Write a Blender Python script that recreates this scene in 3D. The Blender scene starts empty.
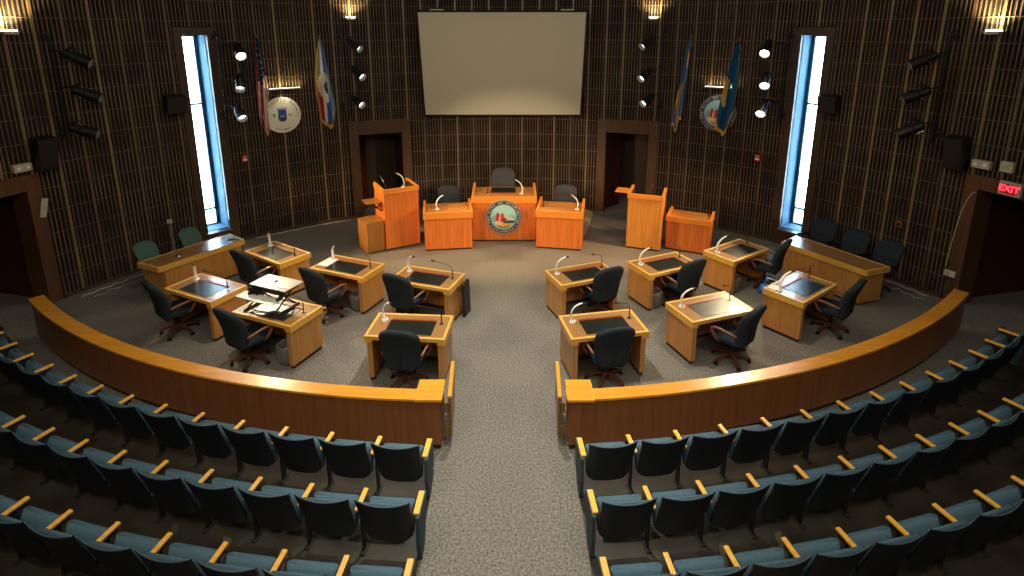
import bpy, bmesh, math, random
from mathutils import Vector, Matrix
PI = math.pi
random.seed(7)
S = bpy.context.scene
COL = S.collection
R = math.radians

# ------------------------------------------------------------------ camera, world, exposure
cd = bpy.data.cameras.new('camera')
cam = bpy.data.objects.new('camera', cd)
COL.objects.link(cam)
cam.location = (0, 0, 5.10)
cam.rotation_euler = (R(90 - 13.32), 0, 0)
cd.sensor_fit = 'HORIZONTAL'; cd.sensor_width = 36.0
cd.lens = 551.1 / 1024 * 36.0
cd.shift_y = -123.0 / 1024
cd.clip_start = 0.05
S.camera = cam

w = bpy.data.worlds.new('daylight'); S.world = w; w.use_nodes = True
bg = w.node_tree.nodes['Background']
bg.inputs['Color'].default_value = (0.45, 0.74, 1.0, 1)
bg.inputs['Strength'].default_value = 8.0

S.view_settings.view_transform = 'Standard'
S.view_settings.look = 'None'
S.view_settings.exposure = 0.15
S.view_settings.gamma = 1.0
S.view_settings.use_curve_mapping = False

CX, CY, RW = -0.18, 6.69, 9.36          # centre and radius of the round chamber

def W(ang, r=RW, z=0.0):                # ang in degrees from the room's rear axis, clockwise
    a = R(ang)
    return Vector((CX + r * math.sin(a), CY + r * math.cos(a), z))

def lamp(name, kind, loc, aim, power, color, size=0.1, spot=60, blend=0.4, parent=None):
    l = bpy.data.lights.new(name, kind)
    l.energy = power; l.color = color
    if kind == 'SPOT':
        l.spot_size = R(spot); l.spot_blend = blend; l.shadow_soft_size = size
    elif kind == 'AREA':
        l.shape = 'RECTANGLE'; l.size = size[0]; l.size_y = size[1]
    else:
        l.shadow_soft_size = size
    o = bpy.data.objects.new(name, l); COL.objects.link(o)
    o.location = loc
    if aim is not None:
        o.rotation_euler = (Vector(aim) - Vector(loc)).to_track_quat('-Z', 'Y').to_euler()
    return o

WARM = (1.0, 0.80, 0.50)
HOT = (1.0, 0.62, 0.28)
# house spotlights set in the ceiling, above and behind the audience
lamp('house_spot', 'SPOT', (-7.0, 2.2, 5.3), (-0.6, 13.8, 1.0), 1900, (1, .74, .43), .06, 25, .5)
lamp('house_spot', 'SPOT', (6.8, 2.2, 5.3), (0.6, 13.8, 1.0), 1600, (1, .74, .43), .06, 25, .5)
lamp('house_spot', 'SPOT', (-0.1, 8.2, 7.2), (-0.1, 7.0, 0), 1350, (1, .94, .80), .10, 62, .8)
lamp('house_spot', 'SPOT', (-3.4, 8.6, 7.2), (-3.1, 8.9, 0), 650, (1, .86, .62), .10, 56, .9)
lamp('house_spot', 'SPOT', (3.2, 8.6, 7.2), (3.0, 8.9, 0), 650, (1, .86, .62), .10, 56, .9)
lamp('house_spot', 'SPOT', (-3.5, 1.5, 7.2), (-3.5, 5.0, 0), 420, (1, .88, .68), .15, 85, 1)
lamp('house_spot', 'SPOT', (3.5, 1.5, 7.2), (3.5, 5.0, 0), 420, (1, .88, .68), .15, 85, 1)
lamp('house_spot', 'SPOT', (-0.1, 4.6, 7.2), (-0.1, 4.9, 0), 560, (1, .94, .80), .10, 50, 1)
# added fill: unseen area lamps near the ceiling that raise the ambient light
lamp('soft_fill', 'AREA', (-0.1, 4.5, 7.3), (-0.1, 4.5, 0), 110, (1, .88, .70), (9, 1.6))
lamp('soft_fill', 'AREA', (-0.1, 10.0, 7.3), (-0.1, 10.0, 0), 140, (1, .88, .70), (9, 1.6))
lamp('soft_fill', 'AREA', (-0.1, 0.2, 6.9), (-0.1, 13.0, 3.2), 220, (1, .88, .66), (8, 1.0))

# ------------------------------------------------------------------ materials
def mat(name, color, rough=0.5, metal=0.0, spec=0.5, emit=None, estr=0.0, trans=0.0, coat=0.0, alpha=1.0):
    m = bpy.data.materials.new(name); m.use_nodes = True
    b = m.node_tree.nodes['Principled BSDF']
    b.inputs['Base Color'].default_value = (*color, 1)
    b.inputs['Roughness'].default_value = rough
    b.inputs['Metallic'].default_value = metal
    b.inputs['Specular IOR Level'].default_value = spec
    b.inputs['Transmission Weight'].default_value = trans
    b.inputs['Coat Weight'].default_value = coat
    b.inputs['Coat Roughness'].default_value = 0.15
    b.inputs['Alpha'].default_value = alpha
    if emit:
        b.inputs['Emission Color'].default_value = (*emit, 1)
        b.inputs['Emission Strength'].default_value = estr
    return m

def grain(m, c1, c2, scale=(3, 3, 30), detail=4, rmin=None, rmax=None, coord='Object', bump=0.0, nscale=1.0):
    nt = m.node_tree; b = nt.nodes['Principled BSDF']
    tc = nt.nodes.new('ShaderNodeTexCoord'); mp = nt.nodes.new('ShaderNodeMapping')
    mp.inputs['Scale'].default_value = scale
    n = nt.nodes.new('ShaderNodeTexNoise'); n.inputs['Scale'].default_value = nscale
    n.inputs['Detail'].default_value = detail
    cr = nt.nodes.new('ShaderNodeValToRGB')
    cr.color_ramp.elements[0].position = 0.3; cr.color_ramp.elements[1].position = 0.7
    cr.color_ramp.elements[0].color = (*c1, 1); cr.color_ramp.elements[1].color = (*c2, 1)
    L = nt.links.new
    L(tc.outputs[coord], mp.inputs['Vector']); L(mp.outputs['Vector'], n.inputs['Vector'])
    L(n.outputs['Fac'], cr.inputs['Fac']); L(cr.outputs['Color'], b.inputs['Base Color'])
    if bump:
        bp = nt.nodes.new('ShaderNodeBump'); bp.inputs['Strength'].default_value = bump
        bp.inputs['Distance'].default_value = 0.01
        L(n.outputs['Fac'], bp.inputs['Height']); L(bp.outputs['Normal'], b.inputs['Normal'])
    return m

def wood(name, c, rough=0.35, spread=0.22, vertical=True, coat=0.15):
    c1 = tuple(x * (1 - spread) for x in c); c2 = tuple(min(1, x * (1 + spread * .6)) for x in c)
    m = mat(name, c, rough, coat=coat)
    sc = (22, 22, 1.2) if vertical else (1.5, 22, 22)
    return grain(m, c1, c2, sc, 5)

M = {}
M['oak'] = wood('oak_veneer', (0.50, 0.235, 0.060))
M['oak_edge'] = wood('oak_edging', (0.72, 0.40, 0.07), 0.30, .15, False, .3)
M['cherry'] = wood('cherry_veneer', (0.60, 0.165, 0.028))
M['cherry_edge'] = wood('cherry_edging', (0.74, 0.26, 0.035), 0.30, .15, False, .3)
M['maple'] = wood('maple_veneer', (0.62, 0.25, 0.045))
M['olive_wood'] = wood('walnut_veneer', (0.30, 0.135, 0.030))
M['rail'] = wood('rail_veneer', (0.22, 0.080, 0.026), 0.4)
M['rail_cap'] = wood('rail_cap_wood', (0.72, 0.31, 0.03), 0.28, .18, False, .35)
M['laminate'] = wood('desk_laminate', (0.34, 0.17, 0.06), 0.24, .12, False, 1.0)
M['frame'] = wood('door_frame_wood', (0.090, 0.042, 0.017), 0.5)
M['frame_dark'] = wood('window_frame_wood', (0.052, 0.026, 0.014), 0.5)
M['door'] = wood('door_leaf_wood', (0.060, 0.016, 0.010), 0.35)
M['toe'] = mat('toe_kick_black', (0.03, 0.015, 0.008), 0.6)
M['blotter'] = mat('blotter_vinyl', (0.010, 0.014, 0.012), 0.25, spec=.8)
M['strip'] = mat('red_strip', (0.42, 0.055, 0.015), 0.35)
M['black'] = mat('black_plastic', (0.006, 0.006, 0.006), 0.5)
M['matte'] = mat('matte_black_steel', (0.008, 0.008, 0.009), 0.6)
M['chrome'] = mat('chrome', (0.75, 0.75, 0.75), 0.18, 1.0)
M['brass'] = mat('brass', (0.38, 0.25, 0.08), 0.4, 1.0)
M['gold'] = mat('gold_fringe', (0.62, 0.36, 0.03), 0.6)
M['white'] = mat('white_enamel', (0.90, 0.89, 0.84), 0.35)
M['offwhite'] = mat('offwhite_plastic', (0.50, 0.47, 0.38), 0.5)
M['paper'] = mat('paper', (0.80, 0.79, 0.76), 0.7)
M['grey_top'] = mat('grey_laminate', (0.42, 0.43, 0.39), 0.28)
M['chair_wood'] = wood('chair_arm_wood', (0.22, 0.085, 0.034), 0.35, .2, False)
M['chair_base_wood'] = wood('chair_base_wood', (0.10, 0.036, 0.018), 0.4, .2, False)
M['arm_wood'] = wood('armrest_wood', (0.88, 0.47, 0.06), 0.30, .15, False, .3)
def fabric(name, c, rough=.9):
    m = mat(name, c, rough, spec=.2)
    return grain(m, tuple(x * .75 for x in c), tuple(x * 1.25 for x in c), (140, 140, 140), 2)
M['slate'] = fabric('slate_fabric', (0.019, 0.028, 0.038))
M['grey_fab'] = fabric('grey_fabric', (0.045, 0.048, 0.062))
M['green_fab'] = fabric('green_fabric', (0.070, 0.130, 0.110))
M['seat_blue'] = fabric('blue_upholstery', (0.072, 0.138, 0.190))
M['shell'] = mat('seat_shell_plastic', (0.006, 0.010, 0.017), 0.45)
M['shell_edge'] = mat('seat_shell_edge', (0.05, 0.09, 0.13), 0.4)
M['end_panel'] = fabric('end_panel_fabric', (0.045, 0.070, 0.085))
M['wall'] = grain(mat('wall_backing', (0.02, 0.013, 0.010), 0.9, spec=.2), (0.014, 0.009, 0.007), (0.032, 0.020, 0.014), (1.2, 1.2, .8), 2)
M['slat'] = grain(mat('slat_wood', (0.2, 0.14, 0.09), 0.6), (0.055, 0.036, 0.024), (0.20, 0.150, 0.10), (1.9, 1.9, 1.3), 6)
M['batten_dark'] = wood('batten_dark_wood', (0.075, 0.042, 0.026), .5)
M['batten_mid'] = wood('batten_mid_wood', (0.12, 0.078, 0.036), .5)
M['batten_gold'] = wood('batten_gold_wood', (0.21, 0.145, 0.060), .5)
M['rod'] = mat('wall_rod', (0.17, 0.12, 0.08), 0.5)
M['carpet'] = mat('carpet', (0.13, 0.12, 0.105), 0.95, spec=.1)
grain(M['carpet'], (0.085, 0.079, 0.070), (0.255, 0.240, 0.215), (38, 38, 38), 6, bump=.4)
M['seat_floor'] = grain(mat('dark_vinyl_floor', (.05, .045, .03), .38), (0.022, 0.019, 0.013), (0.048, 0.042, 0.030), (2.5, 2.5, 2.5), 5)
M['carpet_pale'] = grain(mat('pale_carpet', (0.3, .26, .18), .95), (0.23, 0.20, 0.13), (0.36, 0.31, 0.21), (60, 60, 60), 4)
M['ceiling'] = mat('ceiling_paint', (0.05, 0.045, 0.04), 0.9)
M['screen'] = mat('screen_cloth', (0.60, 0.58, 0.46), 0.85)
M['reveal'] = mat('reveal_paint', (0.15, 0.38, 0.55), 0.6)
M['mullion'] = mat('mullion_paint', (0.015, 0.05, 0.07), 0.4)
M['glass'] = mat('window_glass', (1, 1, 1), 0.02, trans=1.0, spec=.3)
M['red'] = mat('fire_alarm_red', (0.55, 0.02, 0.015), 0.4)
M['exit_face'] = mat('exit_sign_face', (0.45, 0.42, 0.36), 0.5)
M['exit_red'] = mat('exit_sign_letters', (1, .05, .08), 0.5, emit=(1, .03, .06), estr=2.5)
M['lens'] = mat('lamp_lens', (1, 1, 1), 0.3, emit=(1, .93, .72), estr=22)
M['lens_dim'] = mat('lamp_lens_dim', (.8, .8, .7), 0.25, emit=(1, .93, .75), estr=3.5)
M['lamp_glow'] = mat('uplight_glow', (1, 1, 1), 0.3, emit=(1, .88, .55), estr=25)
M['bag'] = mat('clear_bin_liner', (0.45, 0.45, 0.42), 0.2, alpha=.30)
M['bluebag'] = mat('blue_plastic', (0.03, 0.20, 0.75), 0.4)
M['f_red'] = fabric('flag_red', (0.42, 0.02, 0.03)); M['f_white'] = fabric('flag_white', (0.62, 0.58, 0.52))
M['f_navy'] = fabric('flag_navy', (0.02, 0.03, 0.09)); M['f_blue'] = fabric('flag_blue', (0.03, 0.09, 0.38))
M['f_sky'] = fabric('flag_sky_blue', (0.12, 0.28, 0.48)); M['f_teal'] = fabric('flag_colonial_blue', (0.010, 0.085, 0.18))
M['f_buff'] = fabric('flag_buff', (0.55, 0.32, 0.07)); M['f_lblue'] = fabric('flag_mid_blue', (0.07, 0.16, 0.42))
M['s_white'] = mat('seal_white', (0.72, 0.72, 0.60), .5); M['s_navy'] = mat('seal_navy', (0.045, 0.055, 0.12), .5)
M['s_sky'] = mat('seal_sky', (0.30, 0.58, 0.60), .5); M['s_red'] = mat('seal_red', (0.60, 0.03, 0.03), .5)
M['s_cream'] = mat('seal_cream', (0.75, 0.60, 0.35), .5); M['s_green'] = mat('seal_green', (0.16, 0.24, 0.03), .5)
M['s_yel'] = mat('seal_yellow', (0.75, 0.42, 0.05), .5); M['s_hill'] = mat('seal_hill', (0.18, 0.42, 0.42), .5)
M['s_black'] = mat('seal_black', (0.03, 0.03, 0.03), .5); M['s_gold'] = mat('seal_gold', (0.5, 0.38, 0.10), .4)
M['s_steel'] = mat('seal_grey', (0.30, 0.34, 0.33), .5)
M['concrete'] = grain(mat('outdoor_concrete', (.5, .5, .5), .9), (.35, .36, .38), (.5, .52, .53), (2, 2, 2), 3)
M['brick'] = grain(mat('outdoor_brick', (.5, .5, .5), .9), (.25, .30, .34), (.40, .46, .50), (2, 2, 9), 3)

# ------------------------------------------------------------------ mesh helpers
class MB:
    """collects shapes into one mesh; each shape may use another material"""
    def __init__(s): s.bm = bmesh.new(); s.mats = []
    def mi(s, m):
        if m not in s.mats: s.mats.append(m)
        return s.mats.index(m)
    def _fin(s, geom, m, mtx):
        if mtx is not None: bmesh.ops.transform(s.bm, matrix=mtx, verts=geom)
        i = s.mi(m); fs = set(f for v in geom for f in v.link_faces)
        for f in fs: f.material_index = i
        return fs
    def box(s, c, d, m, rot=None, bevel=0.0, seg=2, taper=None):
        g = bmesh.ops.create_cube(s.bm, size=1)['verts']
        for v in g:
            v.co = Vector((v.co.x * d[0], v.co.y * d[1], v.co.z * d[2]))
            if taper and v.co.z < 0: v.co.x *= taper[0]; v.co.y *= taper[1]
        if bevel:
            e = list(set(e for v in g for e in v.link_edges))
            r = bmesh.ops.bevel(s.bm, geom=e, offset=bevel, segments=seg, affect='EDGES', profile=.5)
            g = list(set(v for f in r['faces'] for v in f.verts) | set(v for v in g if v.is_valid))
            ff = set(f for v in g for f in v.link_faces)
            g = list(set(v for f in ff for v in f.verts))
        mt = Matrix.Translation(c)
        if rot is not None: mt = mt @ (rot if isinstance(rot, Matrix) else Matrix.Rotation(rot, 4, 'Z'))
        s._fin(g, m, mt); return s
    def cyl(s, p, q, r, m, r2=None, n=16, caps=True):
        p = Vector(p); q = Vector(q); d = q - p
        g = bmesh.ops.create_cone(s.bm, cap_ends=caps, segments=n, radius1=r, radius2=(r if r2 is None else r2), depth=d.length)['verts']
        mt = Matrix.Translation((p + q) / 2) @ d.to_track_quat('Z', 'Y').to_matrix().to_4x4()
        s._fin(g, m, mt); return s
    def sph(s, c, r, m, sc=(1, 1, 1), n=12):
        g = bmesh.ops.create_uvsphere(s.bm, u_segments=n, v_segments=max(6, n // 2), radius=r)['verts']
        s._fin(g, m, Matrix.Translation(c) @ Matrix.Diagonal((*sc, 1))); return s
    def loft(s, secs, m, close=True, caps=True):
        rows = [[s.bm.verts.new(p) for p in sec] for sec in secs]; i = s.mi(m)
        n = len(rows[0])
        for a, b in zip(rows, rows[1:]):
            for k in range(n if close else n - 1):
                f = s.bm.faces.new((a[k], a[(k + 1) % n], b[(k + 1) % n], b[k])); f.material_index = i
        if caps and close:
            f = s.bm.faces.new(list(reversed(rows[0]))); f.material_index = i
            f = s.bm.faces.new(rows[-1]); f.material_index = i
        return s
    def tube(s, pts, rad, m, n=8, flat=None):
        pts = [Vector(p) for p in pts]
        rads = rad if isinstance(rad, (list, tuple)) else [rad] * len(pts)
        secs = []; up = Vector((0, 0, 1))
        prev = None
        for k, p in enumerate(pts):
            t = (pts[min(k + 1, len(pts) - 1)] - pts[max(k - 1, 0)]).normalized()
            if prev is None:
                a = t.cross(up)
                if a.length < .2: a = t.cross(Vector((0, 1, 0)))
            else: a = prev - t * prev.dot(t)
            a.normalize(); prev = a; b = t.cross(a).normalized()
            r1 = rads[k]; r2 = r1 * (flat if flat else 1)
            secs.append([p + a * (r1 * math.cos(2 * PI * j / n)) + b * (r2 * math.sin(2 * PI * j / n)) for j in range(n)])
        return s.loft(secs, m)
    def prism(s, poly, y0, y1, m, axis='Y'):
        def P(u, v, d): return Vector((u, d, v)) if axis == 'Y' else (Vector((d, u, v)) if axis == 'X' else Vector((u, v, d)))
        return s.loft([[P(u, v, y0) for u, v in poly], [P(u, v, y1) for u, v in poly]], m)
    def build(s, name, parent=None, smooth=False, loc=None, rot=None, sub=0, bev=0):
        bmesh.ops.recalc_face_normals(s.bm, faces=s.bm.faces)
        me = bpy.data.meshes.new(name); s.bm.to_mesh(me); s.bm.free()
        for m in s.mats: me.materials.append(M[m])
        if smooth:
            for p in me.polygons: p.use_smooth = True
        o = bpy.data.objects.new(name, me); COL.objects.link(o)
        if parent is not None: o.parent = parent
        if loc is not None: o.location = loc
        if rot is not None: o.rotation_euler = rot
        if sub:
            md = o.modifiers.new('s', 'SUBSURF'); md.levels = sub; md.render_levels = sub
        if bev:
            md = o.modifiers.new('b', 'BEVEL'); md.width = bev; md.segments = 2; md.limit_method = 'ANGLE'
        if smooth == 'auto':
            for p in me.polygons: p.use_smooth = True
            bm2 = bmesh.new(); bm2.from_mesh(me)
            for e in bm2.edges:
                if len(e.link_faces) == 2 and e.calc_face_angle(0) > R(35): e.smooth = False
            bm2.to_mesh(me); bm2.free()
        return o

def tag(o, label=None, cat=None, group=None, kind=None):
    if label: o['label'] = label
    if cat: o['category'] = cat
    if group: o['group'] = group
    if kind: o['kind'] = kind
    return o

def thing(name, label, cat, loc=(0, 0, 0), rz=0.0, group=None):
    o = bpy.data.objects.new(name, None); COL.objects.link(o)
    o.empty_display_size = .1
    o.location = loc; o.rotation_euler = (0, 0, rz)
    return tag(o, label, cat, group)

def dup(o, label=None, loc=None, rz=None, group=None, parent=None):
    c = o.copy(); COL.objects.link(c)
    if parent is not None: c.parent = parent
    if label: c['label'] = label
    if group: c['group'] = group
    if loc is not None: c.location = loc
    if rz is not None: c.rotation_euler = (0, 0, rz)
    for ch in list(o.children): dup(ch, parent=c)
    return c

def rrect(hw, ht, r, y=0.0, x=0.0, n=4):
    """rounded rectangle in the x,y plane, as a list of (x, y)"""
    r = min(r, hw * .98, ht * .98); out = []
    for cx_, cy_, a0 in ((hw - r, ht - r, 0), (-hw + r, ht - r, 90), (-hw + r, -ht + r, 180), (hw - r, -ht + r, 270)):
        for k in range(n + 1):
            a = R(a0 + 90 * k / n); out.append((x + cx_ + r * math.cos(a), y + cy_ + r * math.sin(a)))
    return out

# ------------------------------------------------------------------ room shell
def arcwall(mb, a0, a1, z0, z1, m, r0=RW, r1=RW + .12, step=1.5):
    n = max(1, int(abs(a1 - a0) / step)); secs = []
    for k in range(n + 1):
        a = a0 + (a1 - a0) * k / n
        secs.append([W(a, r0, z0), W(a, r1, z0), W(a, r1, z1), W(a, r0, z1)])
    mb.loft(secs, m)

HC = 7.4
WIN = [(-51.55, -46.15), (46.15, 51.55)]
RDOOR = [(-27.5, -17.0), (16.4, 26.9)]
SDOOR = [(-84.0, -69.0), (69.0, 84.0)]
HOLES = [(a0, a1, 0.0, 5.26) for a0, a1 in WIN] + [(a0, a1, 0.0, 2.74) for a0, a1 in RDOOR] + [(a0, a1, 0.0, 2.55) for a0, a1 in SDOOR]
# wall backing
def wall_piece(name, a0, a1):
    mb = MB(); cuts = sorted([h for h in HOLES if h[0] >= a0 - .01 and h[1] <= a1 + .01])
    cur = a0
    for h in cuts:
        if h[0] > cur + .01: arcwall(mb, cur, h[0], 0, HC, 'wall')
        arcwall(mb, h[0], h[1], h[3], HC, 'wall'); cur = h[1]
    if a1 > cur + .01: arcwall(mb, cur, a1, 0, HC, 'wall')
    # thin vertical slats with a broad batten every sixth, and thin horizontal rods
    pitch = 0.079 / RW * 180 / PI
    k0 = math.ceil(max(a0, -86) / pitch); k1 = math.floor(min(a1, 86) / pitch)
    rnd = random.Random(hash(name) % 1000 if False else len(name))
    for k in range(k0, k1 + 1):
        a = k * pitch; z0 = 0.06
        for h in HOLES:
            if h[0] - .15 < a < h[1] + .15: z0 = h[3] + .02
        wide = (k % 6 == 0)
        if wide:
            j = k // 6
            m = ('batten_mid', 'batten_gold', 'batten_dark', 'batten_mid', 'batten_gold')[(j * 7 + (j // 3)) % 5]
            if abs(a) < 14: m = 'batten_gold' if j % 2 else 'batten_mid'
            wd, dp = .050, .045
        else: m = 'slat'; wd, dp = .017, .028
        ht = HC - z0
        mb.box(W(a, RW - dp / 2, z0 + ht / 2), (wd, dp, ht), m, -R(a))
    z = 0.45
    while z < HC - .2:
        segs = [(max(a0, -86), min(a1, 86))]
        for h in HOLES:
            if z < h[3] + .02:
                ns = []
                for s0, s1 in segs:
                    if h[1] <= s0 or h[0] >= s1: ns.append((s0, s1)); continue
                    if h[0] > s0: ns.append((s0, h[0]))
                    if h[1] < s1: ns.append((h[1], s1))
                segs = ns
        for s0, s1 in segs:
            if s1 - s0 > .5: arcwall(mb, s0, s1, z - .005, z + .005, 'rod', RW - .036, RW - .028, 2)
        z += 0.45
    return tag(mb.build(name), kind='structure')
wall_piece('wall_rear', -46.15, 46.15)
wall_piece('wall_left', -180, -46.15)
wall_piece('wall_right', 46.15, 180)

mb = MB()
mb.loft([[W(360 * k / 96, RW + .9, z) for k in range(96)] for z in (-.2, 0)], 'carpet')
tag(mb.build('floor'), kind='structure')
mb = MB()
mb.loft([[W(360 * k / 96, RW + .3, z) for k in range(96)] for z in (HC, HC + .2)], 'ceiling')
tag(mb.build('ceiling'), kind='structure')
# baseboard
for nm, segs in (('baseboard_rear', [(-46, -27.6), (-16.8, 16.3), (27.1, 46)]), ('baseboard_left', [(-68.8, -51.7)]), ('baseboard_right', [(51.7, 68.8)])):
    mb = MB()
    for a0, a1 in segs: arcwall(mb, a0, a1, 0.0, .075, 'batten_dark', RW - .055, RW)
    tag(mb.build(nm), kind='structure')

def radial(a):   # matrix whose x is along the wall, y outward
    return Matrix.Rotation(-R(a), 4, 'Z')

# windows: tall slots with a deep reveal, wooden surround, dark mullions
def window(n, a0, a1, side):
    am = (a0 + a1) / 2; base = W(am)
    hw = RW * math.sin(R(a1 - a0) / 2)
    root = bpy.data.objects.new('window_%d' % n, None); COL.objects.link(root)
    root.location = base; root.rotation_euler = (0, 0, -R(am)); tag(root, kind='structure')
    z0, z1 = .40, 5.09; ow = .262; ht = z1 - z0; zc = (z0 + z1) / 2
    fw = hw - ow
    mb = MB()
    for s in (-1, 1): mb.box((s * (ow + fw / 2), .14, 2.63), (fw, .40, 5.26), 'frame_dark')
    mb.box((0, .14, (z1 + 5.26) / 2), (2 * ow, .40, 5.26 - z1), 'frame_dark')
    mb.box((0, .14, z0 / 2), (2 * ow, .40, z0), 'frame_dark')
    mb.box((0, -.09, z0 - .02), (2 * ow + .1, .08, .04), 'frame')
    mb.build('window_frame', root, bev=.004)
    mb = MB()
    d = .60
    for s in (-1, 1): mb.box((s * (ow + .02), .34 + (d - .34) / 2, zc), (.04, d - .34, ht), 'reveal')
    for s in (-1, 1): mb.box((s * (ow - .004), .24, zc), (.008, .36, ht), 'reveal')
    mb.box((0, .36, z1 - .004), (2 * ow, .5, .008), 'reveal'); mb.box((0, .36, z0 + .004), (2 * ow, .5, .008), 'reveal')
    mb.build('reveal', root)
    mb = MB(); q = d - .03
    inner = -side      # the jamb nearer the room's rear axis
    mb.box((inner * (ow - .045), q, zc), (.085, .07, ht), 'mullion'); mb.box((-inner * (ow - .012), q, zc), (.024, .06, ht), 'mullion')
    for z in (z0 + .02, z1 - .02, 3.47, 0.83): mb.box((0, q, z), (2 * ow, .05, .045), 'mullion')
    mb.build('mullion', root)
    mb = MB(); mb.box((0, q, zc), (2 * ow - .03, .008, ht), 'glass'); mb.build('window_pane', root)
    # small catch plate on the reveal
    mb = MB(); mb.box((inner * (ow - .012), .10, 4.75), (.01, .05, .42), 'offwhite', bevel=.003); mb.build('blind_cord_cleat', root)
    # sky light through the pane
    l = bpy.data.lights.new('window_daylight', 'AREA'); l.shape = 'RECTANGLE'; l.size = 2 * ow; l.size_y = ht
    l.energy = 60; l.color = (.55, .80, 1.0)
    o = bpy.data.objects.new('window_daylight', l); COL.objects.link(o)
    p = W(am, RW + d + .25, zc); o.location = p
    o.rotation_euler = (W(am, 5, zc) - p).to_track_quat('-Z', 'Y').to_euler()
    return root
window(1, WIN[0][0], WIN[0][1], -1)
window(2, WIN[1][0], WIN[1][1], 1)

# doors: wooden surround, dark vestibule behind, leaf standing part open
def door(n, a0, a1, H, Hin, jamb, leafside, proud=.10, depth=1.6):
    am = (a0 + a1) / 2; hw = RW * math.sin(R(a1 - a0) / 2); off = RW * math.cos(R(a1 - a0) / 2) - RW
    root = bpy.data.objects.new('door_%d' % n, None); COL.objects.link(root)
    root.location = W(am); root.rotation_euler = (0, 0, -R(am)); tag(root, kind='structure')
    mb = MB(); y0 = off - .03; y1 = .30; yc = (y0 + y1) / 2; dy = y1 - y0
    for s in (-1, 1): mb.box((s * (hw - jamb / 2), yc, H / 2), (jamb, dy, H), 'frame')
    mb.box((0, yc, (H + Hin) / 2), (2 * hw - 2 * jamb, dy, H - Hin), 'frame')
    mb.build('door_frame', root, bev=.006)
    iw = hw - jamb
    mb = MB()
    lw = iw * 1.0
    if leafside:
        hinge = Matrix.Translation((leafside * iw, .30, 0)) @ Matrix.Rotation(-leafside * R(62), 4, 'Z')
        mb.box((-leafside * lw * .5, .03, Hin / 2), (lw, .045, Hin - .02), 'door')
        o = mb.build('door_leaf', root); o.matrix_local = hinge
        hb = MB(); hb.cyl((-leafside * lw * .9, -.01, 1.0), (-leafside * lw * .9, -.06, 1.0), .012, 'brass'); hb.box((-leafside * lw * .84, -.06, 1.0), (.13, .02, .022), 'brass', bevel=.005)
        hb.build('door_handle', o)
    nm = 'wall_vestibule_%d' % n
    v = MB()
    for s in (-1, 1): v.box((s * (iw + .18), .28 + depth / 2, H / 2), (.06, depth, H), 'door')
    v.box((0, .3 + depth, H / 2), (2 * iw + .66, .06, H), 'frame_dark')
    v.box((0, .2 + depth / 2, H + .02), (2 * iw + .66, depth + .26, .06), 'ceiling')
    v.box((0, .3 + depth / 2, -.03), (2 * iw + .66, depth + .06, .058), 'carpet')
    o = v.build(nm); o.location = W(am); o.rotation_euler = (0, 0, -R(am)); tag(o, kind='structure')
    return root
door(1, RDOOR[0][0], RDOOR[0][1], 2.76, 2.38, .26, -1)
door(2, RDOOR[1][0], RDOOR[1][1], 2.76, 2.38, .26, -1)
door(3, SDOOR[0][0], SDOOR[0][1], 2.58, 2.28, .26, 0, depth=2.0)
door(4, SDOOR[1][0], SDOOR[1][1], 2.58, 2.32, .26, 0, depth=2.0)
for n, s in ((1, -1), (2, 1)):           # pale skirting of the side passages
    mb = MB(); a = s * 76.5
    mb.box((0, 1.98, .12), (1.9, .04, .20), 'batten_mid')
    o = mb.build('trim_%d' % n); o.location = W(a, RW + .2); o.rotation_euler = (0, 0, -R(a)); tag(o, kind='structure')

# dark polished flooring under the two blocks of seats
for s_, nm in ((-1, 'left'), (1, 'right')):
    mb = MB(); pts = []
    for r_, cy_, rev in ((13.62, 19.21, False), (18.2, 20.2, True)):
        q = [(CX + r_ * math.sin(s_ * t), cy_ - r_ * math.cos(s_ * t)) for t in [.055 + k * (.72 - .055) / 24 for k in range(25)]]
        q = [((x, y) if k else ((-.93 if s_ < 0 else .77), y)) for k, (x, y) in enumerate(q)]
        pts += list(reversed(q)) if rev else q
    pts = [p_ for p_ in pts if math.hypot(p_[0] - CX, p_[1] - CY) < RW - .05]
    mb.prism(pts, .0, .004, 'seat_floor', 'Z')
    o = mb.build('floor_seating_' + nm); tag(o, kind='structure')

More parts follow.
